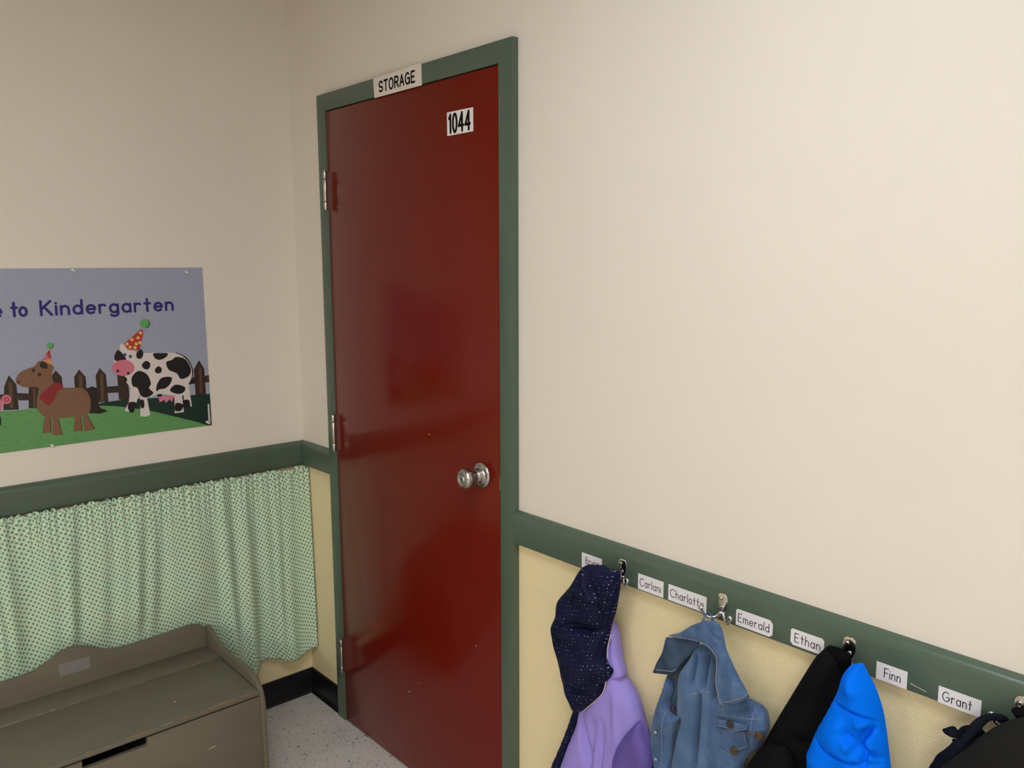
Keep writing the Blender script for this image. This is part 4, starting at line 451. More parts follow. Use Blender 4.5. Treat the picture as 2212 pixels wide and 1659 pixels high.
# ---------------------------------------------------------------- cloth panels
class Panel:
    """a padded piece of cloth with outline (x, z), rim at depth d0, swelling out by bulge; folds are ridges or creases"""
    def __init__(self, outline, d0, bulge, E, folds=(), waves=(), back=.004, tilt=(0, 0), step=.004, smooth=True, thick=None, rough=0):
        P = [Vector((p[0], p[1], 0)) for p in outline]
        if smooth: P = catmull(P, 5, True)
        Q = []
        for i in range(len(P)):
            a, b = P[i], P[(i+1) % len(P)]; n = max(1, int((b-a).length/step+.5))
            for k in range(n): Q.append(a.lerp(b, k/n))
        self.rim = np.array([(q.x, q.y) for q in Q]); self.d0 = d0; self.bulge = bulge; self.E = E; self.folds = folds; self.waves = waves
        self.back = back; self.tilt = tilt; self.step = step; self.thick = thick; self.rough = rough
        self.c = self.rim.mean(0)
    def edge(self, X):
        A = self.rim; B = np.roll(A, -1, 0); D = B-A; L2 = (D**2).sum(1)+1e-12
        out = np.full(len(X), 1e9)
        for i in range(len(A)):
            t = np.clip(((X-A[i])@D[i])/L2[i], 0, 1)
            out = np.minimum(out, ((X-A[i]-t[:, None]*D[i])**2).sum(1))
        return np.sqrt(out)
    def inside(self, X):
        A = self.rim; B = np.roll(A, -1, 0); c = np.zeros(len(X), bool)
        for i in range(len(A)):
            y0, y1 = A[i, 1], B[i, 1]
            if y0 == y1: continue
            k = ((y0 > X[:, 1]) != (y1 > X[:, 1]))
            xx = A[i, 0] + (X[:, 1]-y0)/(y1-y0)*(B[i, 0]-A[i, 0])
            c ^= k & (X[:, 0] < xx)
        return c
    def depth(self, X, e=None):
        X = np.asarray(X, float).reshape(-1, 2)
        if e is None: e = np.where(self.inside(X), self.edge(X), 0)
        p = np.clip(e/self.E, 0, 1); p = np.sqrt(np.clip(1-(1-p)**2, 0, 1))
        d = self.bulge*p
        for f in self.folds:
            x0, z0, x1, z1, amp, wd = f
            v = np.array([x1-x0, z1-z0]); L2 = v@v
            t = np.clip(((X-[x0, z0])@v)/L2, 0, 1)
            ds = np.sqrt(((X-[x0, z0]-t[:, None]*v)**2).sum(1))
            win = np.clip(np.sin(np.pi*np.clip(t*.92+.04, 0, 1)), 0, 1)**.5
            d = d + amp*np.exp(-(ds/wd)**2)*win*np.clip(e/.008, 0, 1)
        for (kx, kz, ph, amp) in self.waves:
            d = d + amp*np.sin(kx*X[:, 0]+kz*X[:, 1]+ph+1.3*np.sin(23*X[:, 1]+ph))*np.clip(e/.012, 0, 1)
        if self.rough:
            rs = np.random.RandomState(3); d = d + rs.normal(0, self.rough, len(X))*np.clip(e/.004, .3, 1)
        return self.d0 + d + self.tilt[0]*(X[:, 0]-self.c[0]) + self.tilt[1]*(X[:, 1]-self.c[1])
    def into(self, mb, mat):
        lo = self.rim.min(0); hi = self.rim.max(0); s = self.step
        gx, gz = np.meshgrid(np.arange(lo[0], hi[0], s), np.arange(lo[1], hi[1], s*.9)); gx[1::2] += s/2
        X = np.stack([gx.ravel(), gz.ravel()], 1); X = X[self.inside(X)]; X = X[self.edge(X) > s*.5]
        n = len(self.rim); V = [Vector(p) for p in np.vstack([self.rim, X])]
        ed = [(i, (i+1) % n) for i in range(n)]
        vo, eo, fo, ov, oe, of = geometry.delaunay_2d_cdt(V, ed, [], 1, 1e-7)
        Y = np.array([(v.x, v.y) for v in vo]); e = self.edge(Y)
        isb = np.zeros(len(Y), bool)
        cnt = {}
        for f in fo:
            for i in range(len(f)):
                k = tuple(sorted((f[i], f[(i+1) % len(f)]))); cnt[k] = cnt.get(k, 0)+1
        for k, c in cnt.items():
            if c == 1: isb[list(k)] = True
        e[isb] = 0
        d = np.maximum(self.depth(Y, e), self.back+.001)
        p = np.clip(e/max(self.E, 1e-6), 0, 1); p = np.sqrt(np.clip(1-(1-p)**2, 0, 1))
        db = d - self.thick*np.clip(e/.004, 0, 1) if self.thick else d - (d-self.back)*p
        db = np.maximum(np.where(isb, d, np.minimum(db, d-.0005)), self.back)
        vs = [(a, -q, b) for (a, b), q in zip(Y, d)]; idx = {}; vb = list(range(len(Y)))
        for i in range(len(Y)):
            if not isb[i]: vb[i] = len(vs); vs.append((Y[i, 0], -db[i], Y[i, 1]))
        fs = []
        for f in fo:
            a = Y[list(f)]; area = sum(a[i, 0]*a[(i+1) % len(a), 1]-a[(i+1) % len(a), 0]*a[i, 1] for i in range(len(a)))
            ff = tuple(f) if area > 0 else tuple(f)[::-1]
            fs.append(ff)
            if all(isb[i] for i in ff): continue
            fs.append(tuple(vb[i] for i in ff)[::-1])
        mb.add(vs, fs, mat, True)
        return self
    def build(self, name, mat, parent):
        mb = MB(); self.into(mb, mat); self.obj = mb.build(name, parent, auto=72); return self.obj
    def on(self, pts, lift=.0012, sub=6, clip=True):
        P = catmull([Vector((a, b, 0)) for a, b in pts], sub) if len(pts) > 2 else [Vector((*pts[0], 0)).lerp(Vector((*pts[1], 0)), k/12) for k in range(13)]
        X = np.array([(p.x, p.y) for p in P])
        if clip:
            k = self.inside(X)
            if k.sum() > 2: X = X[k]
        d = self.depth(X)
        return [(a, -(q+lift), b) for (a, b), q in zip(X, d)]

def pairs(L, specs):
    """consecutive point pairs of L with (amp, width)"""
    return [(*L[2*i], *L[2*i+1], *sp) for i, sp in enumerate(specs)]
def chain(L, amp, wd):
    return [(*L[i], *L[i+1], amp, wd) for i in range(len(L)-1)]

# ================================================================ SETTING
RZ0, RZ1 = .862, .946      # chair rail
DX0, DX1, DH = .2665, 1.0905, 2.034   # door opening
FWD = .050                 # frame face
FO0, FO1, FT = DX0-FWD, DX1+FWD, DH+.052

mb = MB(); mb.box((-.3, ROOM_Y-.3, -.12), (ROOM_X+.3, .3, 0), M_['floor']); struct(mb.build('floor'), 'grey speckled vinyl floor', 'floor')
mb = MB(); mb.box((-.3, ROOM_Y-.3, ROOM_Z), (ROOM_X+.3, .3, ROOM_Z+.12), M_['ceiling']); struct(mb.build('ceiling'), 'white ceiling above the walls', 'ceiling')
ZM = (RZ0+RZ1)/2
mb = MB(); mb.box((-.12, ROOM_Y-.12, 0), (0, .12, ZM), M_['yellow']).box((-.12, ROOM_Y-.12, ZM), (0, .12, ROOM_Z), M_['wall'])
struct(mb.build('wall_left'), 'cream and yellow wall with the farm poster and the curtain', 'wall')
mb = MB()
a, b, t = DX0-.008, DX1+.008, DH+.008
mb.box((0, 0, 0), (a, .12, ZM), M_['yellow']).box((0, 0, ZM), (a, .12, ROOM_Z), M_['wall'])
mb.box((a, 0, t), (b, .12, ROOM_Z), M_['wall'])
mb.box((b, 0, 0), (ROOM_X+.12, .12, ZM), M_['yellow']).box((b, 0, ZM), (ROOM_X+.12, .12, ROOM_Z), M_['wall'])
mb.box((a, .075, 0), (b, .12, t), M_['wall'])
struct(mb.build('wall_right'), 'cream and yellow wall with the red door and the coat hooks', 'wall')
mb = MB(); mb.box((ROOM_X, ROOM_Y-.12, 0), (ROOM_X+.12, 0, ROOM_Z), M_['tan']); struct(mb.build('wall_back'), 'plain tan wall facing the poster wall', 'wall')
mb = MB(); mb.box((0, ROOM_Y-.12, 0), (ROOM_X, ROOM_Y, ROOM_Z), M_['tan']); struct(mb.build('wall_front'), 'plain tan wall facing the red door', 'wall')

# door frame
mb = MB()
fr_y0, fr_y1 = -.021, .0
mb.prism([(FO0, 0), (DX0, 0), (DX0, DH), (DX1, DH), (DX1, 0), (FO1, 0), (FO1, FT), (FO0, FT)], FW, -fr_y1, -fr_y0, M_['green'], .0022)
mb.box((DX0-.0075, -.002, 0), (DX0, .07, DH), M_['green']).box((DX1, -.002, 0), (DX1+.0075, .07, DH), M_['green']).box((DX0, -.002, DH), (DX1, .07, DH+.0075), M_['green'])
mb.box((DX0, .034, 0), (DX0+.015, .07, DH), M_['green']).box((DX1-.015, .034, 0), (DX1, .07, DH), M_['green']).box((DX0, .034, DH-.015), (DX1, .07, DH), M_['green'])
struct(mb.build('trim_1', auto=40), 'green painted steel frame around the red door', 'door frame')

# door
door = thing('door_1', ((DX0+DX1)/2, 0, 0), 'glossy red storage door closed in a green frame', 'door'); door['kind'] = 'structure'
mb = MB(); mb.box((DX0+.003, -.0185, .006), (DX1-.0035, .026, DH-.003), M_['red'], .0015)
for (cx, cz), r in zip(D['chips'], (.006, .0035, .0035, .003)):
    k = 7; rr = [r*random.uniform(.35, 1.2) for _ in range(k)]
    mb.add([(cx+rr[i]*math.cos(2*math.pi*i/k), -.0188, cz+.55*rr[i]*math.sin(2*math.pi*i/k)-.2*rr[i]*math.cos(2*math.pi*i/k)) for i in range(k)], [tuple(range(k))], M_['chip'])
mb.build('door_panel', door, auto=40)
for hz in (1.793, 1.017, .24):
    mb = MB(); hx, hy, r, hl = DX0+.0015, -.0285, .0062, .058
    prof = []
    z = -hl
    mb.lathe([(.002, -hl-.004), (r*.8, -hl-.002), (r*.8, -hl)], (hx, hy, hz), (0, 0, 1), M_['hinge'], 16)
    for a0, a1 in ((-hl, -.036), (-.0345, .0345), (.036, hl)):
        mb.lathe([(r*.9, a0), (r, a0+.001), (r, a1-.001), (r*.9, a1)], (hx, hy, hz), (0, 0, 1), M_['hinge'], 16)
    mb.lathe([(r*.62, -hl), (r*.62, hl)], (hx, hy, hz), (0, 0, 1), M_['dark_gap'], 12)
    mb.lathe([(r*.8, hl), (r*.8, hl+.002), (.002, hl+.004)], (hx, hy, hz), (0, 0, 1), M_['hinge'], 16)
    mb.box((DX0+.0004, -.027, hz-hl), (DX0+.0028, .01, hz+hl), M_['hinge'])
    part(mb.build('hinge', door, auto=40), 'steel hinge')
KX, KZ = 1.017, 1.018
mb = MB(); Y = -.0185
mb.lathe([(.0335, 0), (.0335, .003), (.0322, .0052), (.024, .0075), (.0195, .0085), (.0195, .012), (.0175, .0135), (.0175, .0165), (.0162, .0175), (.0162, .0205), (.0148, .0215), (.0135, .026), (.0125, .033), (.0135, .037)], (KX, Y, KZ), (0, -1, 0), M_['satin'], 48)
part(mb.build('knob_rosette', door), 'round satin steel rosette')
mb = MB()
mb.lathe([(.0128, .034), (.016, .037), (.0225, .041), (.0262, .047), (.0272, .053), (.0265, .059), (.0238, .0645), (.0195, .0675), (.0135, .0685), (.0125, .0665), (.0095, .0662), (.0088, .069), (.0078, .0695)], (KX, Y, KZ), (0, -1, 0), M_['satin'], 48)
mb.box((KX-.0011, Y-.0701, KZ-.0045), (KX+.0011, Y-.0694, KZ+.0045), M_['dark_gap'])
part(mb.build('knob', door), 'satin steel door knob with keyhole')
mb = MB(); mb.box((DX1-.0036, -.0192, KZ-.0265), (DX1-.0012, .012, KZ+.0105), M_['satin'], .0004)
part(mb.build('latch_plate', door), 'steel latch plate on the door edge')

# chair rails and skirting
RP = [(0, RZ1+.001), (.0085, RZ1), (.0155, RZ1-.005), (.0198, RZ1-.014), (.0205, RZ1-.02), (.0205, RZ0+.010), (.0185, RZ0+.003), (.014, RZ0), (0, RZ0)]
def extr(mb, prof, fn, a0, a1, m):
    n = len(prof); vs = [fn(a0, z, d) for d, z in prof] + [fn(a1, z, d) for d, z in prof]
    fs = [(i, (i+1) % n, n+(i+1) % n, n+i) for i in range(n)] + [tuple(range(n))[::-1], tuple(range(n, 2*n))]
    bm = bmesh.new(); V = [bm.verts.new(v) for v in vs]
    for f in fs: bm.faces.new([V[i] for i in f])
    bmesh.ops.recalc_face_normals(bm, faces=bm.faces[:]); mb.bm(bm, m, True)
mb = MB(); extr(mb, RP, FL, -.0005, ROOM_Y, M_['green']); struct(mb.build('trim_2', auto=32), 'green chair rail between the poster and the curtain', 'chair rail')
mb = MB(); extr(mb, RP, FW, .0195, FO0, M_['green']); struct(mb.build('trim_3', auto=32), 'short green chair rail between the corner and the red door', 'chair rail')
mb = MB(); extr(mb, RP, FW, FO1, ROOM_X, M_['green'])
mb.add([FW(2.123, .878, .0207), FW(2.124, .8795, .0207), FW(2.15, .8745, .0207), FW(2.149, .8735, .0207)], [(0, 1, 2, 3)], M_['pale_wear'])
struct(mb.build('trim_4', auto=32), 'green chair rail carrying the hooks and the name labels', 'chair rail')
BP = [(0, .0905), (.0045, .0905), (.006, .088), (.006, .022), (.0085, .009), (.016, .0), (0, 0)]
mb = MB(); extr(mb, BP, FL, 0, ROOM_Y, M_['base']); struct(mb.build('baseboard_left', auto=45), 'black vinyl skirting below the curtain', 'skirting')
mb = MB(); extr(mb, BP, FW, 0, FO0, M_['base']); struct(mb.build('baseboard_right', auto=45), 'short black vinyl skirting between the corner and the door', 'skirting')
mb = MB(); extr(mb, BP, FW, FO1, ROOM_X, M_['base']); struct(mb.build('baseboard_right', auto=45), 'black vinyl skirting below the hanging coats', 'skirting')

# ceiling lights
for x, y, sx, sy, power, colour in TROFFERS:
    o = thing('ceiling_light', (x, y, ROOM_Z), 'recessed rectangular fluorescent light in the ceiling', 'ceiling light', 'ceiling lights')
    hx, hy = sx/2, sy/2
    mb = MB(); mb.box((x-hx, y-hy, ROOM_Z-.012), (x+hx, y+hy, ROOM_Z-.008), lamp_mat(power, colour)); mb.build('diffuser', o)
    mb = MB(); f = .025
    for a, b in (((x-hx-f, y-hy-f), (x-hx, y+hy+f)), ((x+hx, y-hy-f), (x+hx+f, y+hy+f)), ((x-hx, y-hy-f), (x+hx, y-hy)), ((x-hx, y+hy), (x+hx, y+hy+f))):
        mb.box((*a, ROOM_Z-.02), (*b, ROOM_Z), M_['enamel'])
    mb.build('light_frame', o)

# ================================================================ SIGNS AND LABELS
sg = thing('door_sign', (.67, -.021, 2.058), 'white sign reading STORAGE fixed across the top of the door frame', 'sign')
mb = MB(); mb.prism([(.5555, 2.0305), (.7845, 2.0305), (.7835, 2.0875), (.5515, 2.0845)], FW, .021, .0238, M_['sign'], .0006); mb.build('sign_plate', sg)
mb = MB()
G2 = dict(G); G['G'] = G['Gs']; G['E'] = G['Es']
text(mb, 'STORAGE', .583, 2.0425, .0275, FW, .0241, M_['black_ink'], wt=.2, gap=.25, width=.172, slope=.012)
G['G'] = G2['G']; G['E'] = G2['E']
part(mb.build('lettering', sg), 'black capital letters')
nm = thing('number_plate', (.942, -.0185, 1.918), 'white plate with black number 1044 high on the red door', 'number plate')
mb = MB(); mb.prism([(.889, 1.8895), (.994, 1.8895), (.9945, 1.947), (.8885, 1.948)], FW, .0185, .0202, M_['number_plate'], .0004); mb.build('plate', nm)
mb = MB()
text(mb, '1044', .8975, 1.8965, .0435, FW, .0205, M_['black_ink'], wt=.175, gap=.22, width=.085)
part(mb.build('digits', nm), 'black digits')

def clipped(x0, z0, x1, z1, cut):
    a, b, c, d = cut   # bottom left, bottom right, top right, top left
    P = []
    for (x, z, sx, sz, k, o) in ((x0, z0, 1, 1, a, 0), (x1, z0, -1, 1, b, 1), (x1, z1, -1, -1, c, 0), (x0, z1, 1, -1, d, 1)):
        if k == 0: P.append((x, z))
        else:
            p = [(x, z+sz*k), (x+sx*k, z)]
            P += p if o == 0 else p[::-1]
    return P
LABELS = [
 ('Brynn', 1.3785, .8695, 1.4405, .905, (0, 0, 0, 0), .012, .0155, 'white name label half covered by the navy dotted hood'),
 ('Carlani', 1.546, .8675, 1.6145, .9025, (0, 0, 0, 0), .0055, .017, 'white name label between the rain jacket hook and the longest name label'),
 ('Charlotte', 1.6275, .868, 1.7225, .9025, (0, 0, 0, 0), .0055, .017, 'longest white name label, its last letter behind the denim jacket hook'),
 ('Emerald', 1.791, .8685, 1.8705, .9015, (0, .006, .006, .003), .0055, .0165, 'white name label with cut corners right of the denim jacket hook'),
 ('Ethan', 1.9075, .8705, 1.9725, .9015, (.005, .009, .004, .003), .0085, .0165, 'white name label touching the top of the black jacket'),
 ('Finn', 2.067, .8655, 2.1185, .8965, (0, 0, 0, 0), .014, .016, 'shortest white name label, just right of the blue jacket'),
 ('Grant', 2.168, .864, 2.2315, .8925, (0, 0, 0, 0), .007, .0155, 'white name label just left of the dark coat strap')]
for s, x0, z0, x1, z1, cut, mx, h, lab in LABELS:
    o = thing('name_label', ((x0+x1)/2, -.0205, (z0+z1)/2), lab, 'label', 'name labels along the coat rail')
    mb = MB(); mb.prism(clipped(x0, z0, x1, z1, cut), FW, .0204, .0209, M_['paper']); mb.build('card', o)
    mb = MB(); wid = (x1-x0) - mx - (.018 if s == 'Grant' else .0075)
    if s == 'Finn': wid = .0265
    if s == 'Grant': wid = .043
    text(mb, s, x0+mx, z0+((z1-z0)-h)/2 + (.002 if 'y' in s else 0), h, FW, .0211, M_['ink'], wt=.095, gap=.26, width=wid)
    mb.build('handwriting', o)

# ================================================================ COAT HOOKS
def hook(x, label, zc=.9):
    o = thing('coat_hook', (x, -.0205, zc), label, 'coat hook', 'chrome coat hooks on the rail')
    out = [(.0, .0235), (.0062, .0225), (.0108, .0178), (.0124, .0085), (.0118, -.001), (.0096, -.009), (.0072, -.0155), (.0058, -.021), (.0058, -.026)]
    P = [(x+a, zc+b) for a, b in out] + [(x-a, zc+b) for a, b in out[:0:-1]]
    P = [(p.x, p.y) for p in catmull([Vector((a, b, 0)) for a, b in P], 3, True)]
    mb = MB(); mb.prism(P, FW, .0205, .0242, M_['chrome'], .0009); plate = part(mb.build('back_plate', o, auto=50), 'rounded chrome plate')
    for dx, dz in ((-.0035, .0125), (.0015, -.0045)):
        mb = MB(); mb.lathe([(.0036, .0), (.0034, .0012), (.0022, .0022), (.0004, .0025)], (x+dx, -.0240, zc+dz), (0, -1, 0), M_['chrome'], 18)
        mb.box((x+dx-.0022, -.0267, zc+dz-.0004), (x+dx+.0022, -.0262, zc+dz+.0004), M_['dark_gap']); mb.build('screw', plate)
    for s in (-1, 1):
        mb = MB()
        mb.tube([(x+s*.002, -.0235, zc-.016), (x+s*.008, -.027, zc-.0245), (x+s*.0175, -.035, zc-.0285), (x+s*.027, -.0425, zc-.024), (x+s*.0325, -.0465, zc-.0135)],
                [.0044, .0036, .0031, .0031, .0034], M_['chrome'], 14, .8)
        mb.ball((x+s*.0335, -.047, zc-.0105), .0052, M_['chrome'], (1.0, .75, 1.1))
        mb.build('prong', o)
    return o
hook(1.503, 'chrome double coat hook holding the navy dotted rain jacket')
hook(1.761, 'chrome double coat hook with the denim jacket on one prong')
hook(2.0195, 'chrome double coat hook between the black jacket and the blue jacket')
hook(2.288, 'chrome double coat hook holding the dark coat')

# ================================================================ GARMENTS
# -- rain jacket: navy dotted shell, lavender lining turned out
ja = thing('rain_jacket', (1.47, -.04, .885), 'navy dotted hooded rain jacket with lavender lining hanging nearest the door', 'jacket', 'clothes on the coat hooks')
F = D['A_folds']
p_l = Panel(D['lining'], .045, .028, .04, folds=pairs(D['lin_folds'], [(-.018, .010), (-.010, .010), (.008, .012), (-.010, .008)]), waves=[(60, 10, 0, .0015)])
p_l.build('lining', M_['lavender'], ja)
p_n = Panel(D['neck'], .058, .010, .012, folds=pairs(D['neck_folds'], [(-.010, .0028), (-.006, .0028), (-.008, .003)]), back=.03, step=.0025); p_n.build('neck_lining', M_['lavender'], ja)
p_s = Panel(D['sleeveA'], .070, .022, .03, folds=[(1.435, .70, 1.50, .66, .004, .012)], waves=[(40, 30, 1, .002)], back=.066); p_s.build('sleeve', M_['purple'], ja)
p_st = Panel(D['strip'], .05, .016, .02, back=.012); p_st.build('front_edge', M_['navy'], ja)
fold = pairs(F, [(-.020, .009), (-.018, .010), (-.016, .007), (.011, .006), (.014, .012), (.010, .018)]) + pairs(D['A_gather'], [(-.005, .0032)]*4) + pairs(D['A_more'], [(.010, .007), (-.012, .007), (.008, .009), (-.012, .006), (.008, .010), (-.010, .008)])
p_h = Panel(D['hood'], .072, .036, .035, folds=fold, waves=[(55, 25, .5, .0022), (20, 70, 2, .0016)], back=.055, step=.003)
p_h.build('hood', M_['navy'], ja)
mb = MB(); mb.tube(p_h.on(D['hood_seam'], .0004), .0009, M_['navy'], 6, sm=False); part(mb.build('hood_seam', p_h.obj), 'navy seam')
for kk in ('piping', 'piping_low'):
    mb = MB(); q = D[kk]; mb.tube([(a+.001, -.0755, b) for a, b in q], .0013, M_['piping'], 8); part(mb.build('piping', p_h.obj), 'pale piping on the hood edge')

# -- denim jacket
dj = thing('denim_jacket', (1.737, -.04, .872), 'blue denim jacket with collar, flap pocket and metal buttons', 'jacket', 'clothes on the coat hooks')
C = D['d_creases']
p_b = Panel(D['d_body'], .045, .016, .06, waves=[(45, 20, 0, .002)]); p_b.build('body', M_['denim_dark'], dj)  # darker denim puts the body's shading into its colour
p_lf = Panel(D['d_left'], .066, .016, .02, waves=[(30, 60, 1, .003)], back=.03); p_lf.build('button_front', M_['denim'], dj)
p_sl = Panel(D['d_sleeve'], .068, .018, .016, folds=[(*C[0], *C[1], -.034, .0055), (*C[2], *C[3], -.030, .005), (*C[4], *C[5], -.022, .005), (*C[6], *C[7], .008, .009), (*C[8], *C[9], .007, .008), (*C[3], C[3][0]-.01, C[3][1]-.15, -.02, .006)], back=.035, step=.0032)
p_sl.build('sleeve', M_['denim_pale'], dj)
p_r = Panel(D['d_right'], .060, .018, .025, folds=[(*C[12], *C[13], -.006, .006), (*C[14], *C[15], .003, .01)], waves=[(25, 50, 2, .0025)], back=.03)
p_r.build('pocket_front', M_['denim'], dj)
def stick(pan, name, outline, mat, lift=.002, th=.002, bul=.0015, parent=dj, step=.003):
    q = Panel(outline, 0, bul, .006, thick=th, back=.004, step=step, smooth=False)
    base = pan.depth
    q.depth = lambda X, e=None: pan.depth(X) + lift + bul*np.clip((q.edge(np.asarray(X, float).reshape(-1, 2)))/.006, 0, 1)
    q.build(name, mat, parent); return q
p_po = stick(p_r, 'chest_pocket', D['d_pocket'], M_['denim'])
p_fl = stick(p_r, 'pocket_flap', D['d_flap'], M_['denim'], .0055, .003)
p_u = Panel(D['d_under'], .085, .004, .01, folds=[(1.655, .80, 1.70, .845, .006, .012)], back=.05, thick=.003, smooth=False); part(p_u.build('collar_underside', M_['denim_dark'], dj), 'dark inside of the collar')
p_c = Panel(D['d_collar'], .090, .014, .016, folds=[(*D['d_seam1'][0], *D['d_seam1'][3], -.006, .003), (1.665, .855, 1.73, .845, .007, .01), (1.70, .862, 1.735, .835, -.007, .006), (1.775, .80, 1.80, .77, .004, .012)], back=.05, thick=.006, step=.0032)
p_c.build('collar', M_['denim'], dj)
def seam(pan, pts, r=.0011, lift=.0002):
    ST = MB(); ST.tube(pan.on(pts, lift), r*.62, M_['stitch'], 6, sm=False)
    part(ST.build('stitching', pan.obj), 'pale worn stitching')
seam(p_c, D['d_seam2'], .0016); seam(p_c, D['d_seam3']); seam(p_c, D['d_seam1'], .0008)
seam(p_sl, D['d_yoke'], .0012); seam(p_r, D['d_yoke2'], .0009); seam(p_r, D['d_plk'][:4], .0009); seam(p_lf, D['d_lseam'][:4], .0009)
seam(p_u, D['d_cuffl'], .0010); seam(p_u, D['d_lhem'], .0014)
fl = D['d_flap']; seam(p_fl, [(a, b+.0025) for a, b in fl[4:9]][::-1], .0009, .0012)
po = D['d_pocket']; seam(p_po, [(a-.003 if i > 2 else a-.003, b+.003) for i, (a, b) in enumerate(po[1:6])], .0009, .0012)
for (bx, bz), pan, r, mt, nm_ in zip(D['d_btn'], (p_fl, p_po, p_r, p_lf, p_lf, p_lf, p_u), (.0075, .008, .0085, .006, .0036, .0036, .0036), ('dark_button', 'bronze', 'bronze', 'dark_button', 'chrome', 'chrome', 'bronze'), ('button',)*7):
    q = float(pan.depth([(bx, bz)])[0])
    mb = MB(); mb.lathe([(r*.5, 0), (r*.5, .002), (r, .0025), (r, .0042), (r*.8, .005), (r*.55, .0044), (r*.3, .0048), (.0003, .005)], (bx, -q, bz), (0.1, -1, 0), M_[mt], 20)
    part(mb.build('button', pan.obj), {'dark_button': 'dark brown button', 'bronze': 'bronze metal button', 'chrome': 'small silver stud'}[mt])
bx, bz = D['d_btn'][2]
mb = MB(); mb.tube(p_r.on([(bx-.024, bz+.002), (bx-.004, bz)], .001), .0018, M_['bronze'], 8, sm=False); part(mb.build('buttonhole', p_r.obj), 'tan stitched buttonhole')
mb = MB(); L = D['d_loop']
mb.tube([(1.748, -.075, .862), (1.741, -.055, .874), (1.7365, -.039, .8765), (1.741, -.033, .874), (1.757, -.045, .864), (1.762, -.07, .852)], .0042, M_['denim'], 10, .35)
mb.build('hanging_loop', dj)

# -- black jacket
bj = thing('black_jacket', (1.985, -.04, .885), 'plain black jacket with fleece collar squeezed between denim and blue jackets', 'jacket', 'clothes on the coat hooks')
p_k = Panel(D['k_body'], .05, .022, .05, folds=pairs(D['k_folds'], [(.008, .012), (.008, .02), (-.008, .012), (-.006, .010), (.005, .012)]), back=.022, waves=[(30, 20, 0, .002)])
p_k.build('body', M_['blackcloth'], bj)
p_kf = Panel(D['k_fleece'], .058, .012, .02, back=.03, rough=.0022, step=.003); p_kf.build('fleece_collar', M_['fleece'], bj)
p_ks = Panel(D['k_sleeve'], .085, .03, .03, folds=pairs(D['k_sf'], [(-.010, .008), (.010, .009), (-.010, .008), (.008, .010)]), waves=[(80, 40, 0, .003)], back=.05); p_ks.build('sleeve', M_['blackcloth'], bj)

# -- blue jacket
uj = thing('blue_jacket', (2.043, -.05, .88), 'bright royal blue padded jacket overlapping the black one', 'jacket', 'clothes on the coat hooks')
s = D['b_seams']
fold = chain(s[0:5], -.009, .0026) + chain(s[5:9], -.010, .0030) + [(*s[9], *s[10], -.011, .004), (*s[11], *s[12], -.018, .006), (*s[13], *s[14], -.010, .007), (*s[15], *s[16], -.015, .0045), (*s[17], *s[18], -.014, .0045), (*s[19], *s[20], .012, .008), (*s[21], *s[22], .005, .010), (*s[23], *s[24], -.008, .008)] + pairs(D['b_more'], [(.010, .007), (-.010, .006), (.009, .008), (-.008, .005), (.008, .012)])
p_u2 = Panel(D['b_body'], .091, .042, .045, folds=fold, waves=[(45, 30, 0, .003), (25, 60, 2, .003), (90, 20, 1, .0012)], back=.0885, step=.0026)
p_u2.build('padded_shell', M_['royal'], uj)
mb = MB(); mb.tube([(2.051, -.092, .868), (2.047, -.082, .879), (2.051, -.080, .885), (2.063, -.081, .8855), (2.073, -.092, .879)], .0036, M_['navycloth'], 10, .5); part(mb.build('hanging_loop', uj), 'dark navy hanging loop')

# -- dark coat at the right edge
gc = thing('dark_coat', (2.27, -.05, .87), 'charcoal coat with dark navy edge and tied strap at the right edge', 'coat', 'clothes on the coat hooks')
p_g = Panel(D['g_body'], .085, .035, .05, waves=[(18, 12, 0, .002)], back=.062); p_g.build('body', M_['charcoal'], gc)
p_gn = Panel(D['g_navy'], .060, .012, .02, waves=[(50, 30, 0, .002)], back=.056); part(p_gn.build('under_layer', M_['navycloth'], gc), 'dark navy cloth showing below')
mb = MB(); q = D['g_strap1']
mb.tube([(a, -.058-.004*i, b) for i, (a, b) in enumerate(q)], [.006, .007, .005, .0065, .0075, .0065, .005], M_['navycloth'], 12, .4); mb.build('strap', gc)
mb = MB(); Panel(D['g_bow'], .056, .006, .01, back=.04).into(mb, M_['navycloth'])
mb.tube([(a, -.058, b) for a, b in D['g_ring']+D['g_ring'][:1]], .0042, M_['navycloth'], 10, .6)
mb.tube([(a, -.056, b) for a, b in D['g_bar']], .005, M_['navycloth'], 10, .6); part(mb.build('knot', gc), 'tied dark strap end')
p_gt = Panel(D['g_top'], .058, .010, .014, back=.053, waves=[(120, 60, 0, .002)]); p_gt.build('hanging_loop', M_['blackcloth'], gc)

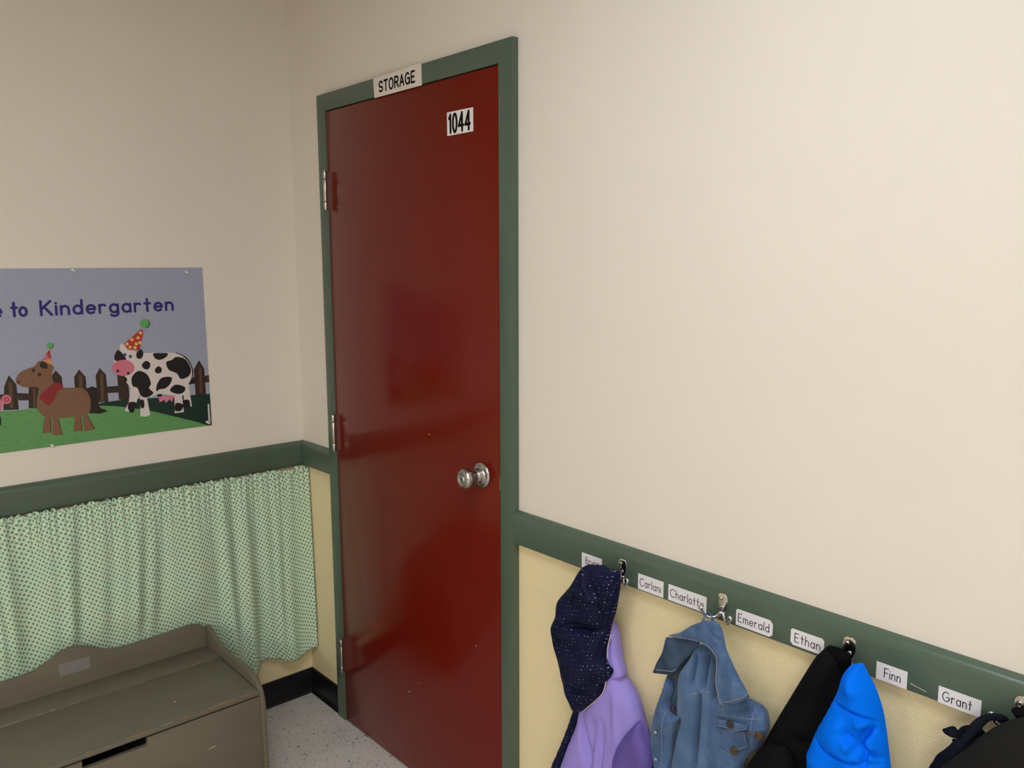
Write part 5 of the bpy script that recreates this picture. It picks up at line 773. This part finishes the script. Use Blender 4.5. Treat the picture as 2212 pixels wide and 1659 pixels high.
# ================================================================ POSTER
po_ = thing('poster', (.001, -.76, 1.3), 'farm animal poster reading Welcome to Kindergarten pinned to the left wall', 'poster')
PY0, PY1, PZ0, PZ1 = -1.215, -.325, 1.0435, 1.5545
mb = MB()
mb.prism([(PY0, PZ0), (PY1, PZ0), (PY1-.002, PZ1), (PY0, PZ1)], FL, .0005, .0016, M_['p_sky'])
LAY = .00002
for rank, (lay, colr, smo, pts) in enumerate(sorted(D['poster_shapes'], key=lambda s: s[0])):
    P = [Vector((a, b, 0)) for a, b in pts]
    if smo: P = catmull(P, 5, True)
    P = [Vector((min(max(p.x, PY0), PY1), max(p.y, PZ0), 0)) for p in P]
    if colr == 'grass': P = P + [Vector((PY1, PZ0, 0)), Vector((PY0, PZ0, 0)), Vector((PY0, P[0].y-.01, 0))]
    vo, eo, fo, *_ = geometry.delaunay_2d_cdt([p.xy for p in P], [(i, (i+1) % len(P)) for i in range(len(P))], [], 1, 1e-7)
    d = .0017 + LAY*rank; fs = []
    for f in fo:
        a, b, c = (vo[i] for i in f[:3]); ar = (b-a).cross(c-a)
        fs.append(tuple(f) if ar > 0 else tuple(f)[::-1])
    mb.add([FL(v.x, v.y, d) for v in vo], fs, M_['p_'+colr])
mb.build('sheet', po_)
mb = MB()
text(mb, 'Kindergarten', -.7935, 1.4237, .0385, FL, .0019, M_['p_letters'], wt=.19, gap=.27, width=.366)
text(mb, 'to', -.9135+.0475, 1.4237, .0385, FL, .0019, M_['p_letters'], wt=.19, gap=.2, width=.036)
text(mb, 'Welcome', -1.128, 1.4237, .0385, FL, .0019, M_['p_letters'], wt=.19, gap=.27, width=.236)
part(mb.build('lettering', po_), 'dark blue lettering')
for (y, z), lab in zip(((-.704, 1.5495), (-.379, 1.5405), (-.796, 1.0475), (-.341, 1.0565)),
    ('clear push pin on the top edge of the poster', 'clear push pin near the poster top right corner', 'clear push pin on the bottom edge of the poster', 'clear push pin at the poster bottom right corner')):
    mb = MB(); mb.lathe([(.0045, 0), (.0045, .001), (.0022, .002), (.002, .006), (.0036, .008), (.0036, .0095), (.001, .0105)], (.0028, y, z), (1, .25, -.3), M_['pin'], 14)
    o = mb.build('push_pin'); tag(o, lab, 'push pin', 'pins holding the poster')

# ================================================================ CURTAIN
cu = thing('curtain', (.03, -.8, .862), 'white curtain with green polka dots gathered below the chair rail', 'curtain')
NY, NZ = 760, 70
yy = np.linspace(-.006, -1.62, NY); zt, zb = .8585, .178
rs = np.random.RandomState(7)
ph = rs.uniform(0, 6.28, 30)
def wob(y, f, k): return np.sin(2*np.pi*y*f + ph[k] + 1.7*np.sin(2*np.pi*y*f*.31 + ph[k+1]) + .9*np.sin(2*np.pi*y*f*.17+ph[k+2]))
big = wob(yy, 8.5, 0)*.55 + wob(yy, 15, 4)*.3
corner = np.exp(yy/.10)
fine = wob(yy, 42, 8)*.6 + wob(yy, 71, 12)*.5
V = []; U = []
xmid = .030 + .028*corner + .013*.6*big
arcl = np.concatenate([[0], np.cumsum(np.sqrt(np.diff(yy)**2 + np.diff(.013*big*1.0)**2))])
arct = arcl*1.10
sag = -.012*np.exp(-((yy+.080)/.022)**2) - .004*np.exp(-((yy+.24)/.03)**2) - .003*(wob(yy, 9, 16) > .3)*np.abs(wob(yy, 18, 20))
sag_w = .010*wob(yy, 7, 20)
for j in range(NZ+1):
    t = j/NZ
    amp = .0055 + .0075*min(1, t*2.2)
    big_t = np.interp(-(yy + .035*t*np.sin(9*yy+1) + .02*t), -yy, big)
    g = math.exp(-t*9)
    hemw = max(0, t-.35)**1.5*1.9
    x = .030 + .004*t + (.012 + .022*t)*corner + amp*big_t*(1-.7*corner) + hemw*.017*np.cos(2*np.pi*(yy+.10)/.165)*np.exp(-np.abs(yy+.2)/.3) + .0045*g*fine + .0035*wob(yy + .03*t, 4.5, 22)*t
    far = np.clip((-yy-.30)/.08, 0, 1)*np.clip((t-.55)/.1, 0, 1)      # pressed flat behind the toy chest
    x = x*(1-far) + (.024 + .35*(x-.034))*far
    x = np.clip(x, .0175 if t > .85 else .0075, .09)
    if t < .03: x = np.maximum(x, .0215)
    head = 1.0
    z = zt + sag*(1-t)*np.exp(-t*4) + .0022*g*wob(yy, 63, 24) - t*(zt-zb) - .006*t*t*big - hemw*.007*np.cos(2*np.pi*(yy+.10)/.165)*np.exp(-np.abs(yy+.2)/.3) + .006*t*t*np.sin(2*np.pi*yy*6.1+1)
    y2 = yy + .006*(1-t)*wob(yy, 6, 26)*np.clip(-yy/.1, 0, 1)
    y2 = np.minimum(y2, -.004)
    V += [(a, b, c) for a, b, c in zip(x, y2, z)]
    U += [(a, t*(zt-zb)) for a in arct]
fs = []
for j in range(NZ):
    for i in range(NY-1):
        a = j*NY+i; fs.append((a, a+1, a+NY+1, a+NY))
mb = MB(); mb.add(V, fs, M_['polka'], True); mb.uv = U
o = mb.build('cloth', cu)
md = o.modifiers.new('thickness', 'SOLIDIFY'); md.thickness = .0009; md.offset = 0
# gathered frill along the top with the casing line
V = []; U = []; n2 = 1400
y3 = np.linspace(-.006, -1.6, n2)
crn = np.exp(y3/.10)
for j in range(7):
    t = j/6
    x = .0285 + .012*crn + .0065*np.interp(-y3, -yy, big) + (.0035*(1-t)+.001)*(wob(y3, 46, 8)+.6*wob(y3, 83, 12)) + .002*math.sin(math.pi*t)
    x = np.maximum(x, .0222)
    z = .864 - .018*t + .0035*(1-t)*wob(y3, 37, 16) + np.interp(-y3, -yy, sag)*.9
    V += [(a, min(b, -.004), c) for a, b, c in zip(x, y3, z)]; U += [(a*1.5, t*.02) for a in np.interp(-y3, -yy, arcl)]
fs = [(j*n2+i, j*n2+i+1, (j+1)*n2+i+1, (j+1)*n2+i) for j in range(6) for i in range(n2-1)]
mb = MB(); mb.add(V, fs, M_['polka'], True); mb.uv = U
o = mb.build('heading', cu); part(o, 'gathered frill heading of the curtain')
md = o.modifiers.new('thickness', 'SOLIDIFY'); md.thickness = .0009; md.offset = 0

# ================================================================ TOY CHEST
tc = thing('toy_chest', (.27, -.805, 0), 'olive painted wooden toy chest with scalloped back against the curtain', 'toy chest')
YR, YL, TH = -.396, -1.214, .015
BX0, BX1, FX, LZ = .064, .080, .466, .336
prof = [(YR-TH, .0), (YR-TH, .3915), (-.425, .409), (-.449, .4175), (-.48, .4185), (-.53, .4150), (-.60, .4115), (-.66, .4115), (-.70, .4155), (-.735, .4295), (-.77, .4490), (-.805, .4560)]
prof = prof[:1] + [(p.x, p.y) for p in catmull([Vector((a, b, 0)) for a, b in prof[1:]], 4)]
full = prof + [(2*-.805-a, b) for a, b in prof[-2::-1]]
mb = MB(); mb.prism(full, FL, BX0, BX1, M_['olive'], .0015); mb.build('back_panel', tc, auto=35)
side = [(BX0, 0), (BX0, .3985), (.095, .3985), (.112, .392)] + [(p.x, p.y) for p in catmull([Vector((a, b, 0)) for a, b in [(.112, .392), (.158, .3745), (.228, .364), (.285, .3635), (.335, .3670), (.385, .3665), (.428, .3575), (.456, .335), (.470, .305), (.474, .277)]], 4)][1:] + [(.474, 0)]
for y in (YR, YL+TH):
    mb = MB(); mb.prism([(a, b) for a, b in side], lambda x, z, d: (x, d, z), y, y-TH, M_['olive'], .003); mb.build('side_panel', tc, auto=35)
SY0, SY1, SZ = -.728, -.888, .2945
mb = MB()
y0, y1 = YR-TH, YL+TH
mb.prism([(y0, .0), (y0, LZ-.0185), (SY0, LZ-.0185), (SY0, SZ+.004), (SY0-.004, SZ), (SY1+.004, SZ), (SY1, SZ+.004), (SY1, LZ-.0185), (y1, LZ-.0185), (y1, 0)], FL, FX-TH, FX, M_['olive'], .001)
mb.add([(FX+.0003, -.548, .218), (FX+.0003, -.552, .2205), (FX+.0003, -.570, .2165), (FX+.0003, -.568, .2155)], [(0, 1, 2, 3)], M_['pale_wear'])
mb.build('front_panel', tc, auto=35)
mb = MB(); mb.box((BX1, y1, .03), (FX-TH, y0, .042), M_['dark_gap']); mb.build('bottom_panel', tc)
HX = .186
mb = MB(); mb.box((BX1, y1, LZ-.016), (HX-.0008, y0, LZ), M_['olive'], .0012)
wb = D['wear_back']
for i in (0, 2, 4, 6):
    ya, yb = wb[i][1], wb[i+1][1]
    ya, yb = min(ya, yb), max(ya, yb); hw = (.0014, .0014, .0014, .0009)[i//2]
    mb.add([(HX-.0022-hw, ya, LZ+.0003), (HX-.0022+hw*.6, ya, LZ+.0003), (HX-.0022+hw*.6, yb, LZ+.0003), (HX-.0022-hw*.5, yb, LZ+.0003)], [(0, 1, 2, 3)], M_['pale_wear'])
for ya, ln in ((-.455, .004), (-.475, .010), (-.492, .008), (-.52, .004), (-.56, .004)):
    mb.add([(HX-.0034, ya, LZ+.0003), (HX-.0012, ya, LZ+.0003), (HX-.0012, ya-ln, LZ+.0003), (HX-.0034, ya-ln, LZ+.0003)], [(3, 2, 1, 0)], M_['pale_wear'])
mb.build('hinge_rail', tc, auto=35)
mb = MB(); mb.box((HX+.0008, y1+.002, LZ-.0125), (FX+.0055, y0-.002, LZ), M_['olive'], .003, 3)
def wear(y0_, y1_, x, w, m, n=9):
    ys = np.linspace(y0_, y1_, n); A = []; B = []
    for i, y in enumerate(ys):
        k = abs(math.sin(math.pi*i/(n-1)))**.5*random.uniform(.6, 1); A.append((x-w*k, y, LZ+.0003)); B.append((x+.0012*k, y, LZ+.0003))
    mb.add(A+B, [(i, n+i, n+i+1, i+1) for i in range(n-1)], m)
XW = FX+.0012
wear(-.418, -.475, XW, .0035, M_['bare_wood']); wear(-.48, -.59, XW, .0048, M_['bare_wood'], 14); wear(-.607, -.65, XW, .0035, M_['bare_wood']); wear(-.655, -.70, XW, .0018, M_['pale_wear']); wear(-.705, -.79, XW, .0022, M_['bare_wood'], 12); wear(-.868, -.878, XW, .0045, M_['bare_wood'], 6)
mb.add([(.365+.004*math.cos(k), -.617+.003*math.sin(k), LZ+.0003) for k in np.linspace(0, 6.28, 9)[:-1]], [tuple(range(8))], M_['pale_wear'])
mb.build('lid', tc, auto=50)
mb = MB(); mb.prism([(-.843, .3785), (-.7615, .3792), (-.7605, .4150), (-.8435, .4170)], FL, BX1, BX1+.0006, M_['tape']); part(mb.build('sticker', tc), 'grey paper sticker remnant')
